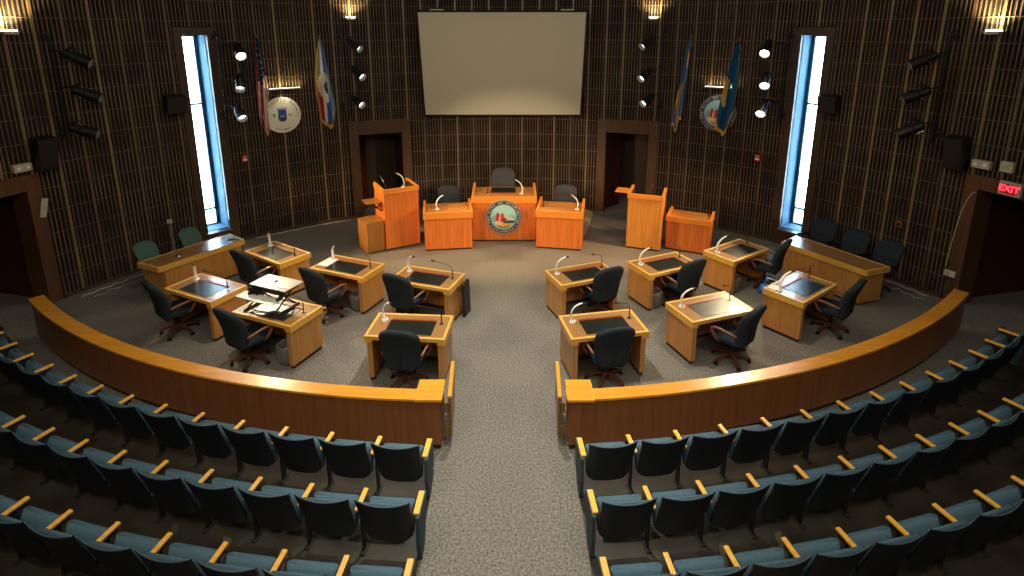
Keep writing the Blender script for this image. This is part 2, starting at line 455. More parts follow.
# ------------------------------------------------------------------ curved rails
def rail(side, c, rad, x0, x1, zt=.745):
    th0 = math.asin((x0 - c[0]) / rad); th1 = math.asin((x1 - c[0]) / rad)
    nm = 'left' if side < 0 else 'right'
    root = thing('curved_rail', 'long curved wooden rail with golden oak cap on the %s side of the aisle' % nm, 'railing',
                 (c[0] + rad * math.sin(th0), c[1] - rad * math.cos(th0), 0), 0, 'curved rails in front of the seats')
    O = root.location
    n = 56
    def P(th, r, z): return Vector((c[0] + r * math.sin(th), c[1] - r * math.cos(th), z)) - O
    def band(r0, r1, z0, z1, m, name, t0=th0, t1=th1, bev=0, slope=0):
        mb = MB(); secs = []
        for k in range(n + 1):
            t = t0 + (t1 - t0) * k / n
            secs.append([P(t, r0, z0), P(t, r1 - slope, z0), P(t, r1, z1), P(t, r0, z1)])
        mb.loft(secs, m); return mb.build(name, root, bev=bev)
    dt = side * .03 / rad
    band(rad - .215, rad, zt - .035, zt, 'rail_cap', 'rail_cap', bev=.006)
    band(rad - .17, rad - .025, .085, zt - .035, 'rail', 'rail_panel', th0 + dt, th1 - dt)
    band(rad - .15, rad - .06, 0, .085, 'toe', 'toe_kick', th0 + dt * 2, th1 - dt * 2)
    # pilaster at the aisle end with a wider cap
    s = side
    mb = MB(); x = s * .17
    mb.box((x, .21, zt - .0165), (.335, .42, .037), 'rail_cap'); mb.build('pilaster_cap', root, bev=.005)
    mb = MB(); mb.box((x, .22, .40), (.29, .35, .63), 'rail'); mb.build('pilaster', root)
    mb = MB(); mb.box((x, .21, .045), (.25, .28, .09), 'toe'); mb.build('pilaster_base', root)
    # gate folded back along the aisle on two brass hinges
    g = thing('aisle_gate', 'wooden half-height gate folded open at the aisle end of the %s rail' % nm, 'gate',
              (O.x - s * .085, O.y + .12, 0), R(s * -3) if s < 0 else R(-2), 'open gates beside the aisle')
    mb = MB(); mb.box((0, .36, .42), (.036, .74, .56), 'rail'); mb.build('gate_panel', g)
    mb = MB(); mb.box((0, .36, .715), (.05, .76, .03), 'rail_cap', bevel=.004); mb.build('gate_cap', g)
    for z in (.57, .24):
        mb = MB(); mb.box((s * .03, -.015, z), (.075, .035, .15), 'brass', bevel=.004)
        mb.cyl((s * .0, -.04, z - .08), (s * .0, -.04, z + .08), .014, 'brass')
        mb.build('hinge', g)
    mb = MB(); mb.cyl((s * .05, .30, .50), (s * .02, .05, .62), .006, 'chrome'); mb.build('stay_rod', g)
rail(-1, (-.70, 17.81), 11.91, -.86, -8.20)
rail(1, (.06, 17.99), 12.11, .68, 7.93)

# ------------------------------------------------------------------ councillor desks
DW, DD, DH, CAP = 1.22, .72, .76, .115
def make_desk():
    t = thing('council_desk', 'x', 'desk', (0, 0, 0))
    mb = MB(); e = .045; hw, hd = DW / 2, DD / 2
    # yellow edge band: frame around the laminate
    mb.box((0, hd - e / 2, DH - CAP / 2), (DW, e, CAP), 'oak_edge'); mb.box((0, -hd + e / 2, DH - .032), (DW, e, .064), 'oak_edge')
    for s in (-1, 1):
        mb.box((s * (hw - e / 2), 0, DH - CAP / 2), (e, DD - 2 * e, CAP), 'oak_edge')
    for s in (-1, 1): mb.box((s * (hw - .06), -hd + e / 2, DH - CAP + .026), (.12, e, .052), 'oak_edge')
    mb.build('edge_band', t, bev=.006)
    mb = MB(); mb.box((0, 0, DH - .022), (DW - 2 * e, DD - 2 * e, .032), 'laminate'); mb.build('desktop', t)
    for s in (-1, 1):
        mb = MB(); mb.box((s * (hw - .035 - .04), 0, .06 + (DH - CAP - .06) / 2), (.08, DD - .05, DH - CAP - .06), 'oak')
        o = mb.build('side_panel', t)
    mb = MB(); mb.box((0, hd - .06, .06 + (DH - CAP - .06) / 2), (DW - .24, .03, DH - CAP - .06), 'oak'); mb.build('front_panel', t)
    mb = MB()
    for s in (-1, 1): mb.box((s * (hw - .075), 0, .03), (.06, DD - .10, .06), 'toe')
    mb.box((0, hd - .07, .03), (DW - .22, .03, .06), 'toe'); mb.build('toe_kick', t)
    mb = MB(); mb.box((.02, -.065, DH - .003), (.72, .40, .006), 'blotter', bevel=.002); mb.build('blotter', t)
    mb = MB(); mb.box((.02, .165, DH + .001), (.72, .042, .014), 'strip', bevel=.003); mb.box((.02, .165, DH + .009), (.68, .02, .004), 'rail'); mb.build('nameplate_strip', t)
    return t
desk0 = make_desk()
def bez(p, n=12):
    out = []
    for k in range(n + 1):
        t = k / n; q = [Vector(x) for x in p]
        while len(q) > 1: q = [a.lerp(b, t) for a, b in zip(q, q[1:])]
        out.append(q[0])
    return out
def make_lamp():
    t = thing('reading_lamp', 'x', 'lamp')
    mb = MB(); mb.cyl((0, 0, 0), (0, 0, .018), .052, 'white', .045, 20); mb.cyl((0, 0, .018), (0, 0, .03), .028, 'chrome', .02, 16); mb.build('lamp_base', t, 'auto')
    mb = MB(); pts = bez([(0, 0, .02), (-.06, .02, .14), (-.01, -.02, .30), (.13, -.10, .355)], 14)
    mb.tube(pts, [.024 + .006 * math.sin(PI * k / 14) - .010 * (k / 14) for k in range(15)], 'white', 10, .45); mb.build('lamp_arm', t, True)
    mb = MB(); mb.cyl((.12, -.093, .35), (.165, -.125, .355), .013, 'black', .016, 12); mb.build('lamp_head', t, 'auto')
    return t
def make_mic():
    t = thing('gooseneck_microphone', 'x', 'microphone')
    mb = MB(); mb.cyl((0, 0, 0), (0, 0, .014), .034, 'chrome', .03, 18); mb.cyl((0, 0, .014), (0, 0, .17), .0095, 'black'); mb.build('mic_stem', t, 'auto')
    mb = MB(); mb.tube(bez([(0, 0, .16), (-.01, 0, .27), (-.08, -.05, .29), (-.28, -.16, .37)], 14), .0045, 'matte', 6); mb.build('gooseneck', t, True)
    mb = MB(); mb.cyl((-.28, -.16, .37), (-.325, -.185, .39), .012, 'matte', .015, 10); mb.build('mic_head', t, 'auto')
    return t
lamp0, mic0 = make_lamp(), make_mic()
used = {'desk': False, 'lamp': False, 'mic': False, 'chair': False}
def put(kind, proto, label, loc, rz, group):
    if not used[kind]:
        used[kind] = True; proto.location = loc; proto.rotation_euler = (0, 0, rz); tag(proto, label, group=group); return proto
    return dup(proto, label, loc, rz, group)
DESKS = [  # x, y, yaw, where
 (-1.56, 7.66, -4.6, 'in the near left row beside the aisle'),
 (-1.56, 9.40, -18.4, 'in the far left row beside the aisle'),
 (-3.17, 9.90, -22.1, 'with white paper, middle of the far left row'),
 (-4.82, 10.60, -33.5, 'at the outer end of the far left row'),
 (-3.81, 8.18, -22.7, 'under the grey riser'),
 (-5.42, 8.99, -25.5, 'at the outer end of the near left row'),
 (1.40, 7.72, 10.8, 'in the near right row beside the aisle'),
 (1.31, 9.58, 21.4, 'in the far right row beside the aisle'),
 (2.96, 10.04, 24.5, 'in the middle of the far right row'),
 (4.66, 10.72, 34.1, 'at the outer end of the far right row'),
 (3.25, 8.28, 19.8, 'in the middle of the near right row'),
 (5.12, 9.02, 36.5, 'at the outer end of the near right row'),
]
def L2W(x, y, yaw, u, v, z):
    a = R(yaw); return (x + u * math.cos(a) - v * math.sin(a), y + u * math.sin(a) + v * math.cos(a), z)
for i, (x, y, yaw, where) in enumerate(DESKS):
    put('desk', desk0, 'golden oak council desk with dark blotter, ' + where, (x, y, 0), R(yaw), 'council desks')
    if i != 4: put('lamp', lamp0, 'white curved reading lamp on the desk ' + where, L2W(x, y, yaw, -.44, .14, DH - .005), R(yaw), 'white lamps on the council desks')
    put('mic', mic0, 'black gooseneck microphone on the desk ' + where, L2W(x, y, yaw, .47, .08, DH - .005), R(yaw), 'microphones on the council desks')

# ------------------------------------------------------------------ swivel chairs
def chair_back(mb, m, z0, z1, w0, w1, thick, ribs=0, y0=-.24, lean=.14, curve=.04):
    secs = []; n = 18
    for k in range(n + 1):
        t = k / n; z = z0 + (z1 - z0) * t
        e = min(1.0, math.sqrt(max(0, 1 - (abs(2 * t - 1)) ** 6)))
        wdt = (w0 + (w1 - w0) * math.sin(min(1, t * 1.5) * PI / 2)) * (1 if t < .72 else math.sqrt(max(.02, 1 - ((t - .72) / .30) ** 2.6)))
        if t < .1: wdt *= .80 + 2 * t
        th = thick * (.35 + .65 * e)
        if ribs: th *= 1 - .45 * abs(math.cos(PI * ribs * t)) ** 8
        y = y0 - lean * t ** 1.3 + .03 * math.sin(PI * t * 1.2)
        sec = []
        for px, py in rrect(wdt / 2, th / 2, th * .48, n=4):
            sec.append(Vector((px, y + py + curve * (px / .26) ** 2, z)))
        secs.append(sec)
    mb.loft(secs, m)
def make_chair(fab, back=(.37, 1.09, .46, .60, .13, 0), arms=True, base='chair_wood', hub='black', name='swivel_chair'):
    t = thing(name, 'x', 'chair')
    mb = MB(); chair_back(mb, fab, *back); mb.build('backrest', t, True)
    mb = MB(); secs = []
    for z, g in ((.405, .88), (.415, .97), (.44, 1.0), (.475, 1.0), (.495, .95), (.502, .84)):
        secs.append([Vector((px * g, py * g + .01, z - .01 * (py / .25))) for px, py in rrect(.275, .26, .09, n=5)])
    mb.loft(secs, fab); mb.build('seat', t, True)
    mb = MB(); mb.box((0, 0, .39), (.26, .26, .03), 'matte'); mb.tube([(0, -.10, .385), (0, -.24, .39), (0, -.29, .50), (0, -.30, .66)], .022, 'matte', 8, .5)
    mb.build('seat_plate', t)
    mb = MB(); mb.cyl((0, 0, .14), (0, 0, .39), .026, hub); mb.cyl((0, 0, .12), (0, 0, .24), .042, hub, .036); mb.build('gas_column', t, 'auto')
    if arms:
        for s in (-1, 1):
            mb = MB(); x = s * .315
            pts = [(s * .25, .08, .41), (x, .13, .50), (x + s * .012, .175, .58)] + bez([(x + s * .012, .19, .60), (x + s * .012, .20, .672), (x + s * .01, .10, .672), (x + s * .005, -.06, .64), (x - s * .03, -.20, .60)], 10)
            mb.tube(pts, [.016, .018, .02] + [.021] * 11, base, 10, 1.25); mb.build('armrest', t, True)
    for k in range(5):
        a = 2 * PI * k / 5 + .3
        c, s_ = math.cos(a), math.sin(a)
        mb = MB(); secs = []
        for r_, zc, hw, hh in ((.03, .15, .028, .030), (.15, .125, .026, .022), (.28, .085, .020, .015), (.305, .080, .014, .012)):
            secs.append([Vector((c * r_ - s_ * u * hw, s_ * r_ + c * u * hw, zc + v * hh)) for u, v in ((-1, -1), (1, -1), (1, 1), (-1, 1))])
        mb.loft(secs, 'chair_base_wood' if base == 'chair_wood' else base); lg = mb.build('base_leg', t, bev=.004)
        cm = MB(); px, py = c * .29, s_ * .29
        for q in (-1, 1): cm.cyl((px - s_ * q * .008, py + c * q * .008, .028), (px - s_ * q * .024, py + c * q * .024, .028), .028, 'matte', n=14)
        cm.cyl((px, py, .03), (px, py, .075), .010, 'matte', n=8); cm.build('caster', lg, 'auto')
    return t
chair0 = make_chair('slate')
CH = [(-1.56, 7.30, -8), (-1.88, 9.13, -28), (-3.42, 9.36, -34), (-5.06, 10.18, -34), (-4.16, 7.86, -31), (-5.84, 8.77, -38),
      (1.42, 7.38, 12), (1.62, 9.43, 26), (3.22, 9.76, 30), (5.25, 10.62, 50), (3.50, 7.90, 42), (5.60, 8.80, 42)]
for (x, y, a), d in zip(CH, DESKS):
    put('chair', chair0, 'dark slate swivel chair at the desk ' + d[3], (x, y, 0), R(a), 'swivel chairs at the council desks')

# ------------------------------------------------------------------ dais
def dais_desk(name, label, cat, fl, fr, H, depth, mats, ear=.09, cap=.16, toe=.045, ext=0.0, open_side=0, group=None, blotter=True, well=False):
    """desk between its front corners fl and fr (world x, y); local +y points away from the room's rear wall side"""
    fl = Vector((*fl, 0)); fr = Vector((*fr, 0)); d = fr - fl; wd = d.length
    rz = math.atan2(d.y, d.x)
    panel, edge, top = mats
    t = thing(name, label, cat, ((fl + fr) / 2)[:], rz, group)
    hw = wd / 2; e = .06
    mb = MB(); mb.box((0, .02, toe + (H - cap - toe) / 2), (wd - .01, .03, H - cap - toe), panel); mb.build('front_panel', t)
    for s in (-1, 1):
        mb = MB(); mb.box((s * (hw - .025), depth / 2 + .02, toe + (H - cap - toe) / 2), (.04, depth - .035, H - cap - toe), panel); mb.build('side_panel', t)
    mb = MB()
    mb.box((0, e / 2 - .012, H - cap / 2), (wd + .03, e + .012, cap), edge)
    for s in (-1, 1):
        x0 = s * (hw + .015 - e / 2)
        poly = [(e, H - cap), (depth + ext, H - cap), (depth + ext, H + ear), (depth + ext - .10, H + ear), (e, H)]
        q = [(y_, z_) for y_, z_ in poly]
        mb.loft([[Vector((x0 - e / 2, y_, z_)) for y_, z_ in q], [Vector((x0 + e / 2, y_, z_)) for y_, z_ in q]], edge)
    mb.build('edge_band', t, bev=.005)
    mb = MB(); zt = H - (.36 if well else .022)
    mb.box((0, depth / 2 + .01, zt), (wd - 2 * e + .03, depth - .06, .028), top); mb.build('worktop', t)
    if well:
        mb = MB()
        mb.box((0, e + .006, H - .19), (wd - 2 * e, .010, .34), 'toe')
        for s in (-1, 1): mb.box((s * (hw - e + .003), depth / 2, H - .19), (.010, depth - .12, .34), 'toe')
        mb.build('well_lining', t)
    mb = MB(); mb.box((0, depth / 2, toe / 2), (wd - .05, depth - .06, toe), 'toe'); mb.build('toe_kick', t)
    return t, rz, wd
M['dais_top'] = wood('dais_top_wood', (0.46, 0.20, 0.045), 0.5, .15, False, 0)
CH3 = ('cherry', 'cherry_edge', 'dais_top')
tl, rzl, wl = dais_desk('dais_desk', 'orange wooden clerk desk left of the presiding desk, beside the tall left podium', 'desk', (-2.10, 12.47), (-.96, 12.63), .97, .80, CH3, group='dais desks')
mb = MB(); mb.box((.24, .42, .97 - .006), (.46, .50, .006), 'maple', bevel=.002); mb.build('writing_board', tl)
tc, rzc, wc = dais_desk('dais_desk', 'tall orange presiding desk with the round ship seal on its front', 'desk', (-1.00, 13.14), (.60, 13.14), 1.18, .95, CH3, group='dais desks', ear=.11, cap=.17)
tr, rzr, wr = dais_desk('dais_desk', 'orange wooden desk right of the presiding desk, beside the platform edge', 'desk', (.585, 12.69), (1.68, 12.49), .97, .86, CH3, group='dais desks', ear=.11)
pl, rzp, wp = dais_desk('podium', 'tall orange podium with an open well, left of the dais', 'podium', (-3.03, 12.49), (-2.28, 12.92), 1.53, .80, ('cherry', 'cherry_edge', 'toe'), ear=.02, cap=.11, well=True, group='podiums beside the dais')
# fold-down shelf of the left podium
mb = MB(); mb.box((-wp / 2 - .20, .34, 1.20), (.38, .42, .022), 'olive_wood', bevel=.003); sh = mb.build('fold_down_shelf', pl)
mb = MB()
for y in (.2, .48): mb.tube([(-wp / 2 - .01, y, .97), (-wp / 2 - .28, y, 1.185)], .012, 'matte', 6)
mb.build('shelf_bracket', sh)
pr, rzq, wq = dais_desk('podium', 'orange maple podium with a side leaf, right of the dais', 'podium', (2.79, 12.72), (3.56, 12.43), 1.39, .70, ('maple', 'cherry_edge', 'toe'), ear=.04, cap=.11, well=True, group='podiums beside the dais')
mb = MB(); mb.box((-wq / 2 - .16, .26, 1.385), (.34, .40, .022), 'cherry_edge', bevel=.003); mb.build('side_leaf', pr)
lc, rzw, ww = dais_desk('low_desk', 'low orange desk attached right of the maple podium', 'desk', (3.73, 12.64), (4.64, 12.19), .86, .62, CH3, ear=.07, cap=.13)
# small brown pedestal cabinet left of the left podium
a = math.atan2(12.56 - 12.26, -3.09 + 3.41)
t = thing('pedestal_cabinet', 'low brown wooden pedestal cabinet in front of the left podium shelf', 'cabinet', (-3.41, 12.26, 0), R(38))
mb = MB(); mb.box((.22, .27, .385), (.44, .54, .71), 'olive_wood'); mb.build('body', t, bev=.004)
mb = MB(); mb.box((.22, .27, .76), (.45, .55, .03), 'olive_wood', bevel=.004); mb.build('top', t)
mb = MB(); mb.box((.22, .27, .015), (.40, .50, .03), 'toe'); mb.build('base', t)

# platform under the dais chairs
mb = MB()
mb.prism([(-2.30, 13.62), (1.80, 13.62), (1.92, 13.58), (2.33, 15.15), (2.1, 15.45), (-2.5, 15.45)], 0, .14, 'carpet_pale', 'Z')
tag(mb.build('dais_platform'), 'low carpeted platform with a pale edge behind the dais desks', 'platform')
mb = MB(); mb.box((-.2, 14.62, .22), (1.7, .95, .16), 'carpet_pale'); tag(mb.build('riser_platform'), 'small carpeted riser under the presiding chair', 'platform')

cc = make_chair('grey_fab', (.50, 1.22, .56, .66, .12, 3), True, 'black', 'black', 'executive_chair')
cc.location = (-.24, 14.42, .30); cc.rotation_euler = (0, 0, PI); tag(cc, 'grey high-back executive chair behind the tall presiding desk', 'chair')
d2 = make_chair('grey_fab', (.48, 1.02, .56, .62, .11, 2), True, 'black', 'black', 'office_chair')
d2.location = (-1.62, 13.88, .14); d2.rotation_euler = (0, 0, PI + .25); tag(d2, 'grey rounded office chair behind the left clerk desk', 'chair', 'office chairs on the dais')
dup(d2, 'grey rounded office chair behind the right dais desk', (1.38, 13.98, .14), PI - .2, 'office chairs on the dais')

# lamps and microphones on the dais and podiums
def on(t, u, v, z): 
    p = Matrix.Translation(t.location) @ Matrix.Rotation(t.rotation_euler.z, 4, 'Z') @ Vector((u, v, z)); return p[:]
for t, H, ul, um, lr, w1 in ((tl, .97, -.25, -.40, 0.2, 'left clerk desk'), (tc, 1.18, .44, -.42, PI, 'tall presiding desk'), (tr, .97, .40, -.42, PI, 'right dais desk')):
    dup(lamp0, 'white curved reading lamp on the orange ' + w1, on(t, ul, .30, H - .008), lr + .5, 'white lamps on the dais')
    dup(mic0, 'black gooseneck microphone on the orange ' + w1, on(t, um, .34, H - .008), PI, 'microphones on the dais')
def podmic(t, u, v, z, rz, label):
    k = thing('podium_microphone', label, 'microphone', on(t, u, v, z), rz)
    mb = MB(); mb.cyl((0, 0, 0), (0, 0, .02), .03, 'matte'); mb.tube(bez([(0, 0, .01), (0, 0, .25), (-.05, 0, .38), (-.12, 0, .52)], 10), .007, 'chrome', 6); mb.build('gooseneck', k, True)
    mb = MB(); mb.cyl((-.12, 0, .52), (-.15, 0, .57), .014, 'matte', .016, 10); mb.build('mic_head', k, 'auto')
podmic(pl, -.20, .50, 1.18, 0, 'thin microphone standing in the well of the tall left podium')
podmic(pr, .0, .42, 1.04, PI, 'thin microphone leaning out of the maple podium')
dup(lamp0, 'white curved lamp inside the right corner of the tall left podium', on(pl, .26, .62, 1.37), PI + .6, 'white lamps on the dais')
t = thing('flat_monitor', 'black flat monitor lying on the tall presiding desk', 'monitor', on(tc, -.02, .55, 1.18 - .006), 0)
mb = MB(); mb.box((0, 0, .02), (.62, .34, .03), 'black', Matrix.Rotation(R(4), 4, 'X'), bevel=.006); mb.build('casing', t)
mb = MB(); mb.box((0, -.22, .004), (.62, .05, .012), 'strip', bevel=.003); mb.build('name_strip', t)
# black handbag-like box behind the left ear of the presiding desk
t = thing('desk_speaker', 'small black speaker standing at the back left corner of the presiding desk', 'speaker', (-1.22, 14.05, .14), .3)
mb = MB(); mb.cyl((0, 0, 0), (0, 0, 1.02), .015, 'matte'); mb.cyl((0, 0, 0), (0, 0, .02), .14, 'matte'); mb.build('stand', t)
mb = MB(); mb.box((0, 0, 1.12), (.16, .14, .22), 'black', bevel=.015); mb.build('cabinet', t)

# ------------------------------------------------------------------ long side benches
def bench(corners, label, side):
    f0, f1, b1, b0 = [Vector((*p, 0)) for p in corners]   # front edge (room side) from far to near, then back
    cen = (f0 + f1 + b1 + b0) / 4
    t = thing('long_bench_desk', label, 'desk', cen[:], 0, 'long side desks')
    def poly(inset): return [(p - cen) + (cen - p).normalized() * inset for p in (f0, f1, b1, b0)]
    def ring(mb, ins, z0, z1, m): 
        q = poly(ins); mb.loft([[Vector((p.x, p.y, z)) for p in q] for z in (z0, z1)], m)
    mb = MB()
    o, i = poly(0), poly(.055)
    for k in range(4):
        a_, b_, c_, d_ = o[k], o[(k + 1) % 4], i[(k + 1) % 4], i[k]
        mb.loft([[Vector((p.x, p.y, z)) for p in (a_, b_, c_, d_)] for z in (.645, .76)], 'oak_edge')
    mb.build('edge_band', t, bev=.006)
    mb = MB(); ring(mb, .055, .72, .752, 'laminate'); mb.build('desktop', t)
    q = poly(.09)
    mb = MB(); a_, b_ = q[0], q[1]; nrm = (cen * 0 + (q[3] - q[0])).normalized() * .04
    mb.loft([[Vector((p.x, p.y, z)) for p in (a_, b_, b_ + nrm, a_ + nrm)] for z in (.05, .645)], 'oak'); mb.build('front_panel', t)
    for k0, k1 in ((1, 2), (3, 0)):
        a_, b_ = q[k0], q[k1]; inn = ((q[0] + q[2]) / 2 - (a_ + b_) / 2).normalized() * .05
        mb = MB(); mb.loft([[Vector((p.x, p.y, z)) for p in (a_, b_, b_ + inn, a_ + inn)] for z in (.05, .645)], 'oak'); mb.build('side_panel', t)
    mb = MB(); ring(mb, .12, 0, .05, 'toe'); mb.build('toe_kick', t)
    return t
bl = bench([(-5.82, 11.31), (-6.78, 9.80), (-7.34, 10.04), (-6.35, 11.70)], 'long oak bench desk below the left window, with a mic on it', -1)
br = bench([(5.80, 11.17), (6.70, 9.64), (7.27, 9.84), (6.32, 11.56)], 'long oak bench desk below the right window, three dark chairs behind', 1)
# microphone and control pad on the left bench
t = thing('table_microphone', 'tall thin microphone on a silver base on the long left bench desk', 'microphone', (-6.76, 10.42, .752), 0)
mb = MB(); mb.cyl((0, 0, 0), (0, 0, .012), .07, 'chrome', .06, 20); mb.cyl((0, 0, 0), (0, 0, .40), .006, 'matte', n=8); mb.build('stand', t, 'auto')
mb = MB(); mb.cyl((0, 0, .40), (.0, 0, .46), .016, 'matte', .02, 10); mb.build('mic_head', t, 'auto')
mb = MB(); mb.box((-6.12, 11.33, .758), (.16, .11, .012), 'black', .5, bevel=.003); tag(mb.build('control_pad'), 'small dark control pad at the far end of the left bench', 'control pad')
t = thing('stand_pole', 'thin brownish pole standing behind the long left bench', 'pole', (-7.30, 11.15, 0), 0)
mb = MB(); mb.cyl((0, 0, 0), (0, 0, .03), .12, 'matte', n=20); mb.build('foot', t); mb = MB(); mb.cyl((0, 0, .03), (0, 0, 1.18), .022, 'rod'); mb.build('pole', t)
mb = MB(); mb.box((0, 0, 1.22), (.09, .07, .09), 'offwhite', bevel=.012); mb.build('pole_head', t)

gch = make_chair('green_fab', (.42, .87, .44, .47, .05, 0), False, 'black', 'black', 'task_chair')
gch.location = (-7.42, 10.72, 0); gch.rotation_euler = (0, 0, R(-112)); tag(gch, 'green fabric chair behind the near half of the long left bench', 'chair', 'green chairs behind the left bench')
dup(gch, 'green fabric chair behind the far half of the left bench, near the window', (-6.98, 11.55, 0), R(-115), 'green chairs behind the left bench')
bch = make_chair('slate', (.46, 1.02, .50, .58, .12, 3), True, 'black', 'black', 'conference_chair')
for k, (x, y, lb) in enumerate(((6.86, 11.72, 'nearest the right window'), (7.12, 11.00, 'middle one of three'), (7.40, 10.42, 'nearest the side door'))):
    o = bch if k == 0 else dup(bch)
    o.location = (x, y, 0); o.rotation_euler = (0, 0, R((118, 112, 104)[k])); tag(o, 'dark segmented chair behind the right bench, ' + lb, 'chair', 'dark chairs behind the right bench')

# ------------------------------------------------------------------ auditorium seats
def make_seat(arm=True):
    t = thing('theatre_seat', 'x', 'theatre seat')
    mb = MB(); secs = []; n = 14        # back shell, leaning back (towards -y), top edge dips in the middle
    for k in range(n + 1):
        u = -1 + 2 * k / n
        zt = .800 + .034 * abs(u) ** 2.2; zb = .235 + .05 * max(0, abs(u) - .75) / .25
        bow = -.035 * (1 - u * u)
        sec = []
        for j in range(7):
            q = j / 6; x = u * (.235 + .030 * q); z = zb + (zt - zb) * q; y = .03 - .17 * q + bow
            sec.append((Vector((x, y, z)), Vector((x, y + .018, z))))
        secs.append([a for a, b in sec] + [b for a, b in reversed(sec)])
    mb.loft(secs, 'shell'); mb.build('back_shell', t, 'auto')
    mb = MB()
    mb.tube([Vector((u * .265, .03 - .17 + .009 - .035 * (1 - u * u), .800 + .034 * abs(u) ** 2.2)) for u in [-1 + k / 7 for k in range(15)]], .008, 'shell_edge', 6)
    mb.build('shell_trim', t, True)
    mb = MB(); secs = []
    for k in range(8):
        q = k / 7; z = .34 + .41 * q; y = .065 - .17 * (z - .28) / .56
        th = .05 * math.sqrt(max(.1, 1 - (2 * q - 1) ** 4))
        secs.append([Vector((px, y + py - .02 * (1 - (px / .23) ** 2), z)) for px, py in rrect(.225, th / 2 + .005, .025)])
    mb.loft(secs, 'seat_blue'); mb.build('back_cushion', t, True)
    mb = MB(); secs = []                # folded-up seat cushion with a fat rounded front edge
    for z, yc, th in ((.27, .09, .03), (.285, .095, .08), (.33, .11, .11), (.41, .135, .12), (.48, .16, .125), (.52, .17, .115), (.543, .175, .085), (.555, .175, .04)):
        secs.append([Vector((px, yc + py, z)) for px, py in rrect(.235, th / 2, .05, n=4)])
    mb.loft(secs, 'seat_blue'); mb.build('seat_cushion', t, True)
    return t
def add_arm(t, x, yaw, end=0):
    g = bpy.data.objects.new('standard', None)
    mb = MB(); mb.box((0, .09, .010), (.05, .14, .020), 'matte', bevel=.004); mb.box((0, .10, .30), (.020, .07, .54), 'matte'); mb.box((0, .11, .555), (.024, .22, .04), 'matte')
    if end:
        mb.prism([(-.04, .10), (.12, .10), (.26, .40), (.28, .585), (-.06, .585), (-.07, .30)], -.02 + end * .02, .02 + end * .02, 'end_panel', 'X')
    o = mb.build('standard', t, loc=(x, 0, 0), rot=(0, 0, yaw))
    mb = MB(); mb.box((0, .115, .592), (.050 if not end else .060, .28, .028), 'arm_wood', bevel=.008, seg=3)
    a = mb.build('armrest', t, loc=(x, 0, 0), rot=(0, 0, yaw))
    return o, a
ROWS = [  # centre y, radius of the armrest tips, first arm x left, arms left, first arm x right, arms right
 ('front row', 19.21, 13.80, -.94, 14, .77, 14),
 ('second row', 19.40, 14.73, -.91, 13, .79, 13),
 ('third row', 19.90, 15.97, -.89, 10, .80, 11)]
ORD = ['first', 'second', 'third', 'fourth', 'fifth', 'sixth', 'seventh', 'eighth', 'ninth', 'tenth', 'eleventh', 'twelfth', 'thirteenth']
seat0 = {}
ARMOFF = .265      # arm tip lies this far in front of the seat's origin
for rn, cy, rad, xl, nl, xr, nr in ROWS:
    for s, x0, na in ((-1, xl, nl), (1, xr, nr)):
        cx = CX - .02
        ths = []; th = math.asin((x0 - cx) / rad)
        for k in range(na): ths.append(th + s * k * (.573 if s < 0 else .568) / rad)
        r = rad + ARMOFF
        def pos(th_): return (cx + r * math.sin(th_), cy - r * math.cos(th_), 0)
        for k in range(na - 1):
            tm = (ths[k] + ths[k + 1]) / 2; hd = .568 / rad / 2
            half = r * math.sin(hd)
            kind = ('end' if k == 0 else ('out' if k == na - 2 else 'mid'), s, rn)
            side = 'left' if s < 0 else 'right'
            lab = 'blue tip-up theatre seat, %s from the aisle, %s, %s block' % (ORD[k], rn, side)
            if kind in seat0: t = dup(seat0[kind])
            else:
                t = make_seat(); seat0[kind] = t
                add_arm(t, -s * half, -s * hd, end=-s if k == 0 else 0)
                if k == na - 2: add_arm(t, s * half, s * hd, end=s)
            t.location = pos(tm); t.rotation_euler = (0, 0, tm)
            tag(t, lab, 'theatre seat', 'theatre seats in curved rows')

# ------------------------------------------------------------------ projection screen
t = thing('projection_screen', 'large pale projection screen hanging tilted on the rear wall', 'projection screen', (-.26, 15.5, 2.90), 0)
ang = math.atan2(.70, 2.76)
rotx = Matrix.Rotation(ang, 4, 'X')
hgt_ = math.hypot(.70, 2.76)
mb = MB(); mb.box((0, 0, hgt_ / 2), (4.36, .02, hgt_), 'screen'); o = mb.build('screen_cloth', t); o.matrix_local = rotx
mb = MB()
for s in (-1, 1): mb.box((s * 2.205, .01, hgt_ / 2), (.05, .05, hgt_ + .1), 'matte')
mb.box((0, .01, -.025), (4.46, .05, .05), 'matte'); mb.box((0, .02, hgt_ + .02), (4.46, .05, .04), 'matte')
o = mb.build('screen_frame', t); o.matrix_local = rotx
for s in (-1, 1):
    mb = MB(); mb.box((s * 1.72 - .0, -.45, hgt_ - .02), (.36, .05, .05), 'offwhite', bevel=.006)
    mb.tube([(s * 1.72, -.45, hgt_ - .02), (s * 1.72, .35, hgt_ + .15)], .012, 'matte', 6); mb.build('hanger_bracket', t)

